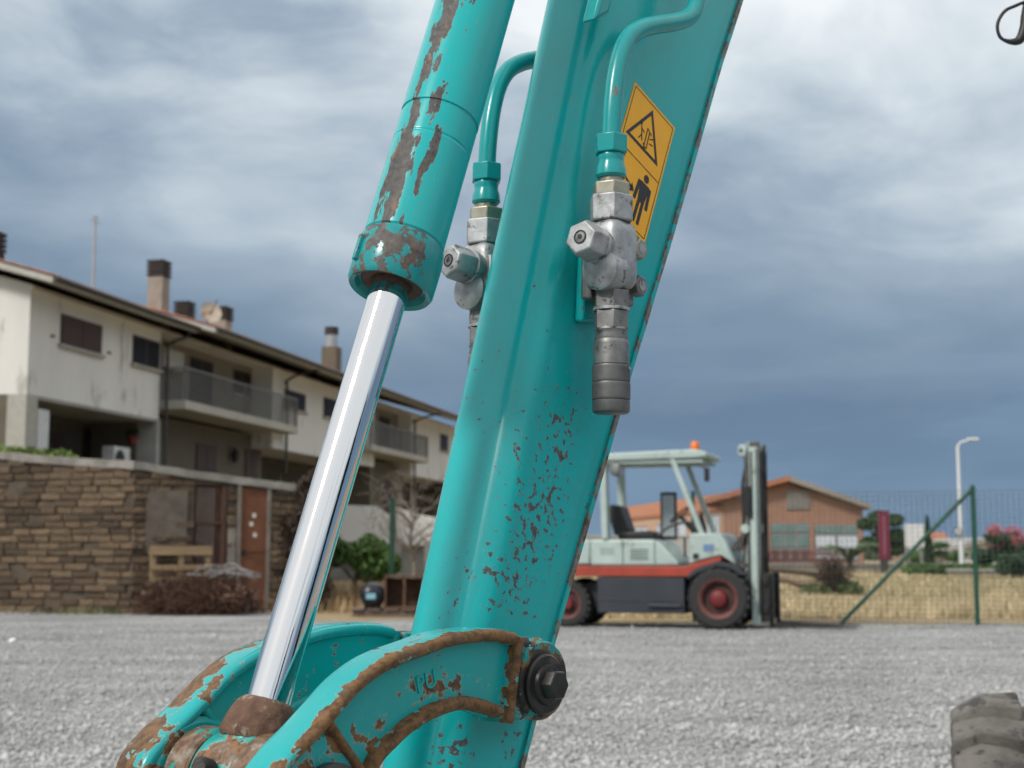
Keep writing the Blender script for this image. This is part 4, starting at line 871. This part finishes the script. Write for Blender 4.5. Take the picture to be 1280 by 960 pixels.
MB().add([(-.04, -.03, 0), (.03, -.04, .004), (.045, .02, .03), (-.02, .04, .022), (0, 0, .035)], [(0, 1, 4), (1, 2, 4), (2, 3, 4), (3, 0, 4)]).build('sheet', pm('paper', (.8, .8, .78), .8), lt)

# =================================================================== excavator arm (the subject)
PS, LN = R(50), R(23.5)
hv = np.array([math.cos(PS), math.sin(PS), 0]); AA = math.sin(LN) * hv + math.cos(LN) * np.array([0, 0, 1.]); PP = math.cos(LN) * hv - math.sin(LN) * np.array([0, 0, 1.])
NN = np.array([math.sin(PS), -math.cos(PS), 0]); QQ = at(700, 480, 1.5)
def pl(px, py, n):
    r = ray(px, py); t = np.dot(QQ + n * NN - CAMP, NN) / np.dot(r, NN); d = CAMP + r * t - QQ
    return float(np.dot(d, AA)), float(np.dot(d, PP))      # (along the arm, across the arm)
def L3(a, p, n): return Vector((p, -n, a))                  # arm frame: x across, y away, z along
arm = thing('excavator_arm', 'worn teal excavator arm with chrome cylinder rod, filling the foreground', 'excavator arm')
arm.matrix_world = Matrix(((PP[0], -NN[0], AA[0], QQ[0]), (PP[1], -NN[1], AA[1], QQ[1]), (PP[2], -NN[2], AA[2], QQ[2]), (0, 0, 0, 1)))
T = .10
def pleft(a): return -.058 - .1137 * a
PR = [(-.75, .112), (-.382, .107), (-.247, .105), (-.098, .111), (.064, .117), (.292, .131), (.546, .141), (.665, .151), (1.3, .20)]
def pright(a): return float(np.interp(a, [x for x, _ in PR], [y for _, y in PR]))
def spot(px, py, n, ra, rp, amp, rn=.05):
    a, p = pl(px, py, n); return (p, -n, a, rp, rn, ra, amp)
M_beam = worn_paint('beam_paint', thr=.735, scale=110, chip=(.070, .074, .078), spots=[
    spot(668, 655, 0, .13, .075, .225), spot(700, 540, 0, .08, .045, .20), spot(650, 580, 0, .26, .13, .125), spot(702, 569, 0, .012, .016, .30), spot(613, 610, 0, .013, .010, .32),
    spot(598, 717, 0, .013, .010, .3), spot(635, 722, 0, .06, .08, .21), spot(608, 450, -.03, .02, .006, .32), spot(686, 645, 0, .03, .012, .24), spot(690, 610, 0, .028, .006, .3), spot(695, 522, 0, .008, .014, .33),
    spot(575, 765, -.03, .05, .05, .15), spot(580, 560, -.05, .30, .05, .085, .1), spot(536, 690, -.06, .02, .02, .14), spot(740, 630, 0, .03, .01, .15), spot(560, 940, 0, .06, .06, .22), spot(640, 925, 0, .04, .04, .2)])
def section(a, r=.03, k=7):
    x0, x1 = pleft(a), pright(a) - .004
    pts = [(x1, -.007), (x1 - .020, -.007), (x1 - .027, 0)]
    for i in range(k + 1): t = math.pi / 2 * i / k; pts.append((x0 + r - r * math.sin(t), -r + r * math.cos(t)))
    for i in range(k + 1): t = math.pi / 2 * i / k; pts.append((x0 + r - r * math.cos(t), -T + r - r * math.sin(t)))
    pts += [(x1 - .027, -T), (x1 - .020, -T + .007), (x1, -T + .007)]
    return pts
aa = [-.75 + i * .05 for i in range(42)]; secs = [section(a) for a in aa]; m_ = len(secs[0]); mb = MB()
mb.add([L3(a, p, n) for a, s_ in zip(aa, secs) for p, n in s_], [(j * m_ + i, j * m_ + (i + 1) % m_, (j + 1) * m_ + (i + 1) % m_, (j + 1) * m_ + i) for j in range(len(aa) - 1) for i in range(m_)] + [tuple(range(m_)), tuple((len(aa) - 1) * m_ + i for i in range(m_))])
beam = mb.build('arm_beam', M_beam, arm, smooth=28)
# bare worn back plate edge
M_edge = worn_paint('edge_wear', chip=(.15, .14, .125), thr=.50, scale=80, stretch=(1, 1, .45), rust=.35, rustcol=(.13, .085, .05), halo=False)
mb = MB(); vs = []
for a in aa: x1 = pright(a); j = random.uniform(-.0006, .0006); vs += [L3(a, x1 - .0075, -.0035), L3(a, x1 - .001 + j, -.0035), L3(a, x1 + .001 + j, -.006), L3(a, x1 + .001 + j, -T + .005), L3(a, x1 - .0075, -T + .004)]
mb.add(vs, [(j * 5 + i, j * 5 + (i + 1) % 5, j * 5 + 5 + (i + 1) % 5, j * 5 + 5 + i) for j in range(len(aa) - 1) for i in range(5)]).build('edge_plate', M_edge, beam, smooth=30)
# bearing block at the foot of the arm (below the frame)
MB().lathe(L3(-.74, .04, .012), (0, 1, 0), [(0, .06), (T + .024, .06)], 28).build('foot_boss', M_beam, beam, smooth=40)

# ---- bucket cylinder
def cyl_p(a): return -.2212 - .0517 * a
NC = -T / 2
cx = lambda a: L3(a, cyl_p(a), NC); CD = (cx(1) - cx(0)).normalized()
def cs(dirx, diry, a, ra, w_, amp): c = cx(a); return (c.x + dirx * .041, c.y + diry * .041, c.z, w_, w_, ra, amp)
M_barrel = worn_paint('barrel_paint', chip=(.066, .061, .057), thr=.70, scale=95, stretch=(1, 1, .30), rust=.25, rustcol=(.13, .085, .06), spots=[
    cs(-.90, -.20, .33, .21, .018, .36), cs(-.92, -.15, .10, .105, .019, .40), cs(-.66, -.75, .115, .055, .0075, .36), cs(-.66, -.75, .32, .045, .006, .24), cs(-.6, -.8, .40, .05, .008, .28),
    cs(-.8, -.55, .18, .05, .02, .17), cs(-.75, -.6, .28, .12, .03, .13), cs(-.8, -.5, .055, .05, .03, .15)])
bar = MB().lathe(cx(0), CD, [(.042, .0395), (.044, .0408), (.045, .0408), (.149, .0408), (.150, .0408), (.1507, .0404), (.1525, .0404), (.1532, .0408), (.1545, .0408), (.184, .0408), (.185, .0408), (.186, .0396), (.189, .0396), (.190, .0411), (.192, .0411), (.9, .0411)], 64).build('cylinder_barrel', M_barrel, arm, smooth=30)
M_gland = worn_paint('gland_paint', base=(.005, .27, .28), chip=(.085, .075, .068), thr=.625, scale=60, rust=.12, rustcol=(.12, .06, .035), halo=False, spots=[cs(-.85, -.4, .02, .045, .05, .20)])
MB().lathe(cx(0), CD, [(-.004, .0225), (-.004, .033), (-.010, .036), (-.012, .041), (-.008, .0432), (.018, .0438), (.030, .0435), (.034, .0425), (.038, .0425), (.0415, .0405), (.0415, .0225)], 56, cap=False).build('gland_ring', M_gland, bar, smooth=35)
for k in range(2):
    t = R(200 + k * 55); u_, v_, d_ = basis(CD); c = cx(.015) + (u_ * math.cos(t) + v_ * math.sin(t)) * .0445
    MB().bar(c - CD * .014, c + CD * .014, .006, .006, up=(u_ * math.cos(t) + v_ * math.sin(t))).build('lock_tab', M_gland, bar, bevel=.001)
MB().lathe(cx(-.003), CD, [(0, .0194), (-.0012, .0215), (-.003, .0255), (-.002, .031), (.003, .0325), (.004, .0194)], 40, cap=False).build('wiper_seal', pm('rusty_seal', (.09, .04, .025), .7, var=.4, scale=90), bar, smooth=40)
m, nt, b = new_mat('chrome'); b.inputs['Metallic'].default_value = 1; b.inputs['Base Color'].default_value = (.72, .72, .725, 1)
v = nt.coord(scale=(1, 1, .02)); st = nt.noise(v, 420, 3, .5)
nt.put(b.inputs['Roughness'], nt.math('MULTIPLY_ADD', st, .05, .012)); bump(nt, b, st, .06, .0005); M_chrome = m
rod = MB().lathe(cx(0), CD, [(-.432, .0191), (.05, .0191)], 96, cap=False).build('piston_rod', M_chrome, arm, smooth=60)
M_rustweld = pm('rust_weld', (.13, .068, .042), .8, var=.4, scale=70, spot=(60, .57, (.25, .20, .15)), bmp=.9, bscale=120, bdist=.003)
MB().lathe(cx(0), CD, [(-.422, .0188), (-.422, .0212), (-.425, .0245), (-.430, .0278), (-.437, .0304), (-.446, .0325), (-.455, .0335), (-.459, .031)], 48, cap=False, wob=lambda i, j: .0006 * math.sin(i * 1.7 + j) + random.uniform(-.0004, .0004)).build('weld_collar', M_rustweld, rod, smooth=60)
# ---- pin hub
PA, PPn = -.492, cyl_p(-.492)
M_hub = worn_paint('hub_paint', base=(.02, .34, .31), chip=(.17, .135, .10), thr=.54, scale=34, rust=.55, rustcol=(.17, .095, .05), halo=True, spots=[spot(300, 935, -.03, .04, .03, .10)])
hub = MB().lathe(L3(PA, PPn, NC - .026), (0, -1, 0), [(0, .0405), (.003, .0425), (.049, .0425), (.052, .0405)], 48).build('rod_eye', M_hub, arm, smooth=35)
neck = MB(); neck.lathe(cx(0), CD, [(-.485, .036), (-.470, .0325), (-.459, .0300)], 40); neck.build('eye_neck', M_hub, hub, smooth=50)
M_collar = worn_paint('collar_wear', base=(.03, .30, .27), chip=(.20, .17, .135), thr=.45, scale=26, rust=.75, rustcol=(.15, .095, .06), halo=False)
for n0, n1 in ((NC + .0275, .008), (NC - .0275, -T - .008)):
    MB().lathe(L3(PA, PPn, n0), (0, -1 if n1 > n0 else 1, 0), [(0, .041), (.002, .0435), (abs(n1 - n0) - .002, .0435), (abs(n1 - n0), .041)], 48).build('collar', M_collar, hub, smooth=35)
MB().lathe(L3(PA - .002, PPn - .046, NC + .005), (-1, -.4, -.1), [(0, .009), (.012, .009), (.016, .006)], 14).build('grease_plug', M_dark_iron, hub, smooth=40)

# ---- link plates on both sides
UP = [(-.540, -.222), (-.520, -.244), (-.496, -.253), (-.470, -.244), (-.446, -.229), (-.420, -.214), (-.394, -.199), (-.366, -.174), (-.340, -.138), (-.319, -.107), (-.301, -.071), (-.290, -.043), (-.285, -.022)]
LO = [(-.478, -.150), (-.453, -.147), (-.432, -.134), (-.411, -.117), (-.390, -.092), (-.375, -.066), (-.367, -.040), (-.364, -.012)]
BP = (-.312, .036)
M_link = worn_paint('link_paint', base=(.004, .36, .36), chip=(.07, .05, .035), thr=.64, scale=58, rust=.75, rustcol=(.15, .075, .03), spots=[
    spot(480, 892, .045, .035, .016, .18), spot(546, 860, .045, .022, .022, .17), spot(575, 862, .045, .018, .03, .12), spot(500, 845, .045, .02, .06, .10), spot(470, 930, .045, .02, .03, .12)])
M_rim = worn_paint('rim_rust', base=(.008, .36, .365), chip=(.11, .068, .04), thr=.71, scale=44, rust=.8, rustcol=(.15, .083, .036), rough=.4, edge=(-.0515, .013, .36))
M_rim_low = worn_paint('rim_rust_low', base=(.008, .36, .365), chip=(.12, .07, .04), thr=.68, scale=46, rust=.85, rustcol=(.135, .075, .034), rough=.5, edge=(-.050, .020, .36))
M_rim2 = worn_paint('rim_far', base=(.008, .36, .365), chip=(.12, .07, .04), thr=.665, scale=46, rust=.9, rustcol=(.135, .076, .036), spots=[spot(255, 865, -.15, .07, .06, .30), spot(290, 840, -.15, .05, .05, .16), spot(180, 940, -.14, .05, .05, .32)])
M_boltdark = pm('greasy_steel', (.035, .034, .033), .38, .55, var=.35, scale=40, spot=(30, .6, (.09, .075, .06)), bmp=.3, bscale=150, bdist=.001)
def sweep(mb, path, wd, n0, n1, mir):
    """rounded strip along an in-plane path (a,p)"""
    P_ = catmull([(a, p, 0) for a, p in path], 5); k = len(P_); ring = 12; vs = []
    for j in range(k):
        d = (P_[min(j + 1, k - 1)] - P_[max(j - 1, 0)]).normalized(); u = Vector((-d.y, d.x, 0)); nm, hn_ = (n0 + n1) / 2, (n1 - n0) / 2
        for i in range(ring):
            t = 2 * math.pi * (i + .5) / ring; c_, s_ = math.cos(t), math.sin(t)
            e = lambda q: math.copysign(abs(q) ** .62, q)
            q = P_[j] + u * (e(c_) * wd / 2); n = nm + e(s_) * hn_
            vs.append(L3(q.x, q.y, mir(n)))
    fs = [(j * ring + i, j * ring + (i + 1) % ring, (j + 1) * ring + (i + 1) % ring, (j + 1) * ring + i) for j in range(k - 1) for i in range(ring)]
    fs += [tuple(range(ring)), tuple((k - 1) * ring + i for i in range(ring))]
    mb.add(vs, fs)
for side in (0, 1):
    mir = (lambda n: n) if side == 0 else (lambda n: -T - n)
    nd = -1 if side == 0 else 1                       # outward along local y
    rimm = M_rim if side == 0 else M_rim2
    fl = lambda n: (lambda a, p: L3(a, p, mir(n)))
    U_ = [(q.x, q.y) for q in catmull([(a, p, 0) for a, p in UP[5:]], 4)]; Lo_ = [(q.x, q.y) for q in catmull([(a, p, 0) for a, p in LO[1:]], 4)]
    poly = U_ + [(-.292, -.004), (-.355, .004)] + Lo_[::-1] + [(-.462, -.155), (-.438, -.208)]
    web = MB().prism(poly, fl(.016), fl(.040)).build('link_plate', M_link, arm, bevel=.002)
    r_ = MB(); sweep(r_, [(a - .006, p + .003) for a, p in UP], .0135, .010, .0535, mir); r_.build('upper_rim', rimm, web, smooth=60)
    r_ = MB(); sweep(r_, [(a + .004, p) for a, p in LO], .0135, .012, .0515, mir); r_.build('lower_rim', M_rim_low if side == 0 else rimm, web, smooth=60)
    r_ = MB(); sweep(r_, [(-.287, -.012), (-.318, -.007), (-.345, -.001), (-.366, .004)], .011, .012, .053, mir); r_.build('end_rim', M_rim_low if side == 0 else rimm, web, smooth=60)
    r_ = MB(); sweep(r_, [(-.436, -.214), (-.448, -.190), (-.462, -.160), (-.475, -.142)], .011, .012, .051, mir); r_.build('end_rim', M_rim_low if side == 0 else rimm, web, smooth=60)
    # bosses
    bs = MB().lathe(L3(BP[0], BP[1], mir(.006)), (0, nd, 0), [(0, .034), (.004, .0385), (.040, .0385), (.044, .036)], 44).build('pivot_boss', worn_paint('boss_paint%d' % side, base=(.006, .24, .23), chip=(.03, .028, .026), thr=.50, scale=36, rust=.45, rustcol=(.15, .09, .04), spots=[(BP[1], -.05, BP[0] - .012, .05, .02, .04, .2)]), web, smooth=35)
    MB().prism([(-.286, -.006), (-.274, .022), (-.272, .040), (-.30, .02), (-.345, .02), (-.353, .034), (-.362, .012)], fl(.010), fl(.046)).build('boss_bridge', MATS['boss_paint%d' % side], web, bevel=.004)
    MB().lathe(L3(PA, PPn, mir(.010)), (0, nd, 0), [(0, .046), (.004, .051), (.030, .051), (.036, .046)], 48).build('pin_boss', rimm, web, smooth=35)
    MB().lathe(L3(PA - .004, PPn + .006, mir(.050)), (0, nd, 0), [(0, .032), (.010, .032), (.015, .027), (.017, .012)], 36).build('pin_head', M_boltdark, web, smooth=35)
    MB().lathe(L3(BP[0] - .004, BP[1] + .0, mir(.050)), (0, nd, 0), [(0, .0290), (.004, .0290), (.006, .027), (.006, .020), (.009, .019), (.010, .0165)], 40).build('washer', M_boltdark, web, smooth=35)
    MB().lathe(L3(BP[0] - .004, BP[1] + .0, mir(.0595)), (0, nd, 0), [(0, .0150), (.010, .0150), (.012, .0138)], 6, ph=.35).build('bolt_head', M_boltdark, web, bevel=.001)
    # cast foundry mark
    cu = bpy.data.curves.new('mark', 'FONT'); cu.body = 'PU'; cu.size = .022; cu.extrude = .0012; tmp = bpy.data.objects.new('tmp', cu); COL.objects.link(tmp)
    dg = bpy.context.evaluated_depsgraph_get(); me = bpy.data.meshes.new_from_object(tmp.evaluated_get(dg)); bpy.data.objects.remove(tmp)
    o = link('cast_mark', me, None, web); o.data.materials.clear(); o.data.materials.append(M_link)
    aM, pM = pl(522, 868, .041); xd = Vector((.80, 0, .60)).normalized(); zd = Vector((0, nd, 0)); yd = zd.cross(xd)
    if side == 1: xd = -xd; yd = zd.cross(xd)
    base_ = L3(aM, pM, mir(.0402)); o.matrix_local = Matrix(((xd.x, yd.x, zd.x, base_.x), (xd.y, yd.y, zd.y, base_.y), (xd.z, yd.z, zd.z, base_.z), (0, 0, 0, 1)))

# ---- hydraulic lines, shut-off valves and couplers on both sides
M_pipe = worn_paint('pipe_paint', base=(.004, .31, .315), thr=.74, scale=70, chip=(.12, .12, .115), spots=[spot(792, 60, .05, .05, .012, .17), spot(775, 110, .05, .04, .006, .2)])
M_zinc = pm('zinc_steel', (.36, .37, .375), .5, .6, var=.35, scale=45, spot=(55, .56, (.12, .12, .118)), bmp=.4, bscale=130, bdist=.001)
M_zinc_dark = pm('dull_steel', (.20, .20, .195), .48, .7, var=.35, scale=50, spot=(70, .58, (.07, .07, .07)), bmp=.25, bscale=150, bdist=.001)
M_brass = pm('yellow_zinc', (.33, .315, .25), .4, .75, var=.2, scale=40)
M_coupler = pm('coupler_grey', (.14, .14, .14), .5, .6, var=.3, scale=45, spot=(50, .6, (.16, .155, .15)))
NF = .040
def col_at(py): a, p = pl(764, py, NF); return a, p
for side in (0, 1):
    mir = (lambda n: n) if side == 0 else (lambda n: -T - n)
    def cp(py): a, p = col_at(py); return L3(a, p, mir(NF))
    up = (cp(180) - cp(500)).normalized(); out = Vector((0, -1 if side == 0 else 1, 0)); sx = up.cross(out).normalized()
    if sx.x > 0: sx = -sx                              # points across the arm to the left
    def stack(nm, y0, y1, r, mat, par, seg=40, hexa=False, prof=None, **kw):
        p0, p1 = cp(y1), cp(y0); h = (p1 - p0).length; r *= .00085
        pr = prof or ([(0, .95), (.04, 1), (.96, 1), (1, .95)])
        return MB().lathe(p0, p1 - p0, [(f * h, k * r) for f, k in pr], 6 if hexa else seg, ph=.25 if hexa else 0, **kw).build(nm, mat, par, smooth=20 if hexa else 40, bevel=.0012 if hexa else 0)
    pp = []
    for (x, y) in ((890, -150), (881, -70), (873, -10), (868, 12), (858, 23), (842, 28), (822, 31), (804, 35), (788, 45), (777, 66), (770, 98), (766, 135), (764, 175)):
        a, p = pl(x, y, NF); pp.append(L3(a, p, mir(NF)))
    pipe = MB().tube(catmull(pp, 6), .0106, 20).build('hydraulic_pipe', M_pipe, arm, smooth=60)
    stack('nut', 170, 193, 22, M_pipe, pipe, hexa=True)
    stack('sleeve_nut', 193, 223, 20, M_pipe, pipe, prof=[(0, .85), (.1, .98), (.4, .95), (.6, .84), (.75, .82), (.9, .86), (1, .8)])
    for (x, y) in (((748, 2),) if side == 0 else ()):
        a, p = pl(x, y, .012); MB().prism([(a - .035, p - .006), (a + .06, p - .012), (a + .06, p + .010), (a - .01, p + .012)], lambda q, s_: L3(q, s_, mir(.001)), lambda q, s_: L3(q, s_, mir(.022))).build('pipe_clamp', M_pipe, pipe, bevel=.004)
    p0, p1 = cp(362), cp(278); h = (p1 - p0).length
    vs = []; ring = 24
    vb = MB(); prof = [(0, .62), (.03, .80), (.10, .95), (.22, 1.0), (.8, 1.0), (.92, .94), (.98, .80), (1, .6)]
    for f, k in prof:
        c = p0.lerp(p1, f)
        for i in range(ring):
            t = 2 * math.pi * i / ring; e = lambda q: math.copysign(abs(q) ** .42, q)
            vs.append(c + sx * (e(math.cos(t)) * .0235 * k) + out * (e(math.sin(t)) * .0225 * k))
    vb.add(vs, [(j * ring + i, j * ring + (i + 1) % ring, (j + 1) * ring + (i + 1) % ring, (j + 1) * ring + i) for j in range(len(prof) - 1) for i in range(ring)] + [tuple(range(ring)), tuple((len(prof) - 1) * ring + i for i in range(ring))])
    valve = vb.build('shutoff_valve', M_zinc, arm, smooth=50)
    stack('neck', 221, 232, 15, M_brass, valve); stack('hex_fitting', 230, 247, 25, M_brass, valve, hexa=True); stack('hex_fitting', 246, 279, 29.5, M_zinc, valve, hexa=True)
    # side knob and port
    kd = (sx + up * .10 - out * -.10).normalized(); kc = cp(313) + sx * .026
    MB().lathe(kc, kd, [(-.01, .020), (.004, .020), (.006, .018)], 30).build('port_ring', M_zinc, valve, smooth=40)
    kn = MB().lathe(kc + kd * .006, kd, [(0, .0205), (.024, .0205), (.028, .0178)], 6, ph=.3).build('valve_nut', M_zinc, valve, bevel=.0012)
    MB().lathe(kc + kd * 0.0337, kd, [(0, .0075), (.0012, .0075), (.0012, .0058), (.0, .0055)], 20, cap=False).build('socket_ring', M_dark_iron, kn); MB().lathe(kc + kd * 0.034, kd, [(0, .0058), (.0006, .0058), (.0008, .003)], 18).build('socket_screw', M_zinc_dark, kn); MB().lathe(kc + kd * 0.035, kd, [(0, .0028), (.0003, .0028)], 6).build('hex_socket', M_black, kn)
    MB().lathe(cp(342) + sx * .016 + out * .003, sx, [(-.012, .0225), (.010, .0225), (.016, .016), (.017, .004)], 28).build('side_boss', M_zinc, valve, smooth=40)
    # mounting plate with two bolts toward the arm
    mid_ = cp(335); base_o = out * (-NF + .001)
    q = MB(); cen = mid_ + base_o
    q.hexa([cen + sx * a_ + up * b_ + out * c_ for c_ in (0, .012) for a_, b_ in ((.016, -.058), (-.068, -.045), (-.068, .042), (.010, .035))]); q.build('mounting_plate', M_beam, valve, bevel=.004)
    MB().hexa([cen + sx * a_ + up * b_ + out * c_ for c_ in (.0125, .026) for a_, b_ in ((.02, -.035), (-.062, -.032), (-.062, .036), (.02, .034))]).build('flange', M_zinc_dark, valve, bevel=.003)
    for py in (312, 358):
        ab, pb = pl(795, py, .03); c = L3(ab, pb, mir(.0265))
        bo = MB().lathe(c, out, [(0, .0125), (.010, .0125), (.012, .0112)], 6, ph=.2).build('bolt', M_brass if py < 330 else M_zinc_dark, valve, bevel=.0008); MB().lathe(c + out * .0121, out, [(0, .006), (.0004, .006), (.0005, .004)], 18).build('bolt_mark', M_zinc, bo)
    stack('hex_fitting', 364, 386, 24, M_zinc_dark, valve, hexa=True); stack('seal_ring', 385, 389, 23, M_zinc, valve)
    cpl = stack('quick_coupler', 424, 457, 22.5, M_zinc_dark, arm, prof=[(0, .9), (.03, 1), (.8, 1), (.9, .97), (1, .9)])
    stack('hex_adapter', 389, 413, 23, M_zinc_dark, cpl, hexa=True); stack('collar', 410, 426, 21.5, M_zinc_dark, cpl, prof=[(0, .95), (.2, 1), (.5, .92), (.8, 1), (1, .93)])
    stack('coupler_sleeve', 457, 478, 23.6, M_coupler, cpl, seg=72, prof=[(0, .98)] + [(.06 + .88 * i / 9, 1.0) for i in range(10)] + [(1, .98)], wob=lambda i, j: .00035 * (1 if (i + j) % 2 else -1) if 0 < j < 11 else 0)
    stack('coupler_sleeve', 478.6, 500, 23.8, M_coupler, cpl, seg=72, prof=[(0, .98)] + [(.06 + .88 * i / 9, 1.0) for i in range(10)] + [(1, .98)], wob=lambda i, j: .00035 * (1 if (i + j) % 2 else -1) if 0 < j < 11 else 0)
    stack('coupler_lip', 500.5, 517, 23.6, M_coupler, cpl, prof=[(0, .88), (.08, .95), (.2, 1), (.95, 1), (1, .96)])
    MB().lathe(cp(462) + out * .0195 - sx * .006, out, [(0, .0022), (.0012, .0018)], 12).build('lock_ball', M_zinc, cpl)

# ---- warning decal on the near side plate
M_yel = pm('decal_yellow', (.95, .45, .008), .5, var=.06, scale=30, spot=(120, .70, (.35, .22, .08))); M_ink = pm('decal_ink', (.016, .016, .018), .5)
def D3(a, p, n=.0014): return L3(a, p, n)
p0, p1, a0_, a1_ = -.0155, .0755, .2285, .396
dec = MB().prism([(a0_, p0), (a0_, p1), (a1_, p1), (a1_, p0)], lambda a, p: D3(a, p, .0002), lambda a, p: D3(a, p, .0007)).build('warning_decal', M_yel, arm)
def ink(nm, poly, n=.0011): return MB().prism(poly, lambda a, p: D3(a, p, .0008), lambda a, p: D3(a, p, n)).build(nm, M_ink, dec)
def stroke(mb, A_, B_, wd):
    d = (Vector(B_) - Vector(A_)); d.normalize(); u = Vector((-d.y, d.x)) * wd / 2; A_, B_ = Vector(A_), Vector(B_)
    mb.prism([tuple(A_ - u), tuple(B_ - u), tuple(B_ + u), tuple(A_ + u)], lambda a, p: D3(a, p, .0008), lambda a, p: D3(a, p, .0011))
e = .0035; mb = MB()
for A_, B_ in (((a0_ + e, p0 + e), (a0_ + e, p1 - e)), ((a1_ - e, p0 + e), (a1_ - e, p1 - e)), ((a0_ + e, p0 + e), (a1_ - e, p0 + e)), ((a0_ + e, p1 - e), (a1_ - e, p1 - e)), ((.3115, p0 + e), (.3115, p1 - e))): stroke(mb, A_, B_, .0008)
mb.build('border_line', M_ink, dec)
ap, bl, br = (.387, .028), (.329, -.008), (.329, .062)
def inset(k): c = ((ap[0] + bl[0] + br[0]) / 3, (ap[1] + bl[1] + br[1]) / 3); return [(c[0] + (q[0] - c[0]) * k, c[1] + (q[1] - c[1]) * k) for q in (ap, bl, br)]
o_, i_ = inset(1.0), inset(.80); mb = MB()
for k in range(3): mb.prism([o_[k], o_[(k + 1) % 3], i_[(k + 1) % 3], i_[k]], lambda a, p: D3(a, p, .0008), lambda a, p: D3(a, p, .0011))
mb.build('warning_triangle', M_ink, dec)
cA, cP = .346, .026; mb = MB()        # bursting hose and small falling figure inside the triangle
for A_, B_ in (((cA - .012, cP + .003), (cA + .014, cP + .002)), ((cA - .010, cP + .008), (cA + .012, cP + .007)), ((cA + .014, cP + .002), (cA + .010, cP + .012)), ((cA + .004, cP + .010), (cA + .008, cP + .017)), ((cA - .002, cP + .011), (cA + .000, cP + .018)),
               ((cA + .010, cP - .010), (cA + .000, cP - .006)), ((cA + .000, cP - .006), (cA - .008, cP - .010)), ((cA + .000, cP - .006), (cA - .007, cP - .003)), ((cA + .007, cP - .009), (cA + .005, cP - .002)), ((cA - .012, cP + .002), (cA - .010, cP + .009)), ((cA - .008, cP + .000), (cA - .013, cP + .006))): stroke(mb, A_, B_, .0015)
mb.prism([(cA + .0125 + .0024 * math.cos(t), cP - .0115 + .0024 * math.sin(t)) for t in np.linspace(0, 6.28, 10)[:-1]], lambda a, p: D3(a, p, .0008), lambda a, p: D3(a, p, .0011))
mb.build('hose_pictogram', M_ink, dec)
mA, mP = .268, .048; mb = MB()
mb.prism([(mA + .033 + .0052 * math.cos(t), mP + .001 + .0052 * math.sin(t)) for t in np.linspace(0, 6.28, 16)[:-1]], lambda a, p: D3(a, p, .0008), lambda a, p: D3(a, p, .0011))
mb.prism([(mA + .026, mP - .0085), (mA + .026, mP + .0105), (mA + .0, mP + .0075), (mA + .0, mP - .0055)], lambda a, p: D3(a, p, .0008), lambda a, p: D3(a, p, .0011))
stroke(mb, (mA + .0, mP - .003), (mA - .028, mP - .004), .0052); stroke(mb, (mA + .0, mP + .005), (mA - .028, mP + .005), .0052)
stroke(mb, (mA + .025, mP - .010), (mA - .002, mP - .0125), .0054); stroke(mb, (mA + .025, mP + .012), (mA - .003, mP + .0135), .0054)
mb.build('standing_figure', M_ink, dec); mb = MB()
stroke(mb, (mA + .012, mP - .038), (mA + .006, mP - .020), .003); mb.prism([(mA + .005, mP - .0155), (mA + .013, mP - .022), (mA + .000, mP - .0245)], lambda a, p: D3(a, p, .0008), lambda a, p: D3(a, p, .0011))
mb.build('arrow', M_ink, dec)

# ---- bucket hanging below the arm (outside the frame)
bk = [( -.80, -.16), (-.72, .16), (-.86, .30), (-1.02, .22), (-1.10, .02), (-1.06, -.20)]
MB().prism(bk, lambda a, p: L3(a, p, .22), lambda a, p: L3(a, p, -T - .22)).build('bucket', M_link, arm, bevel=.02)
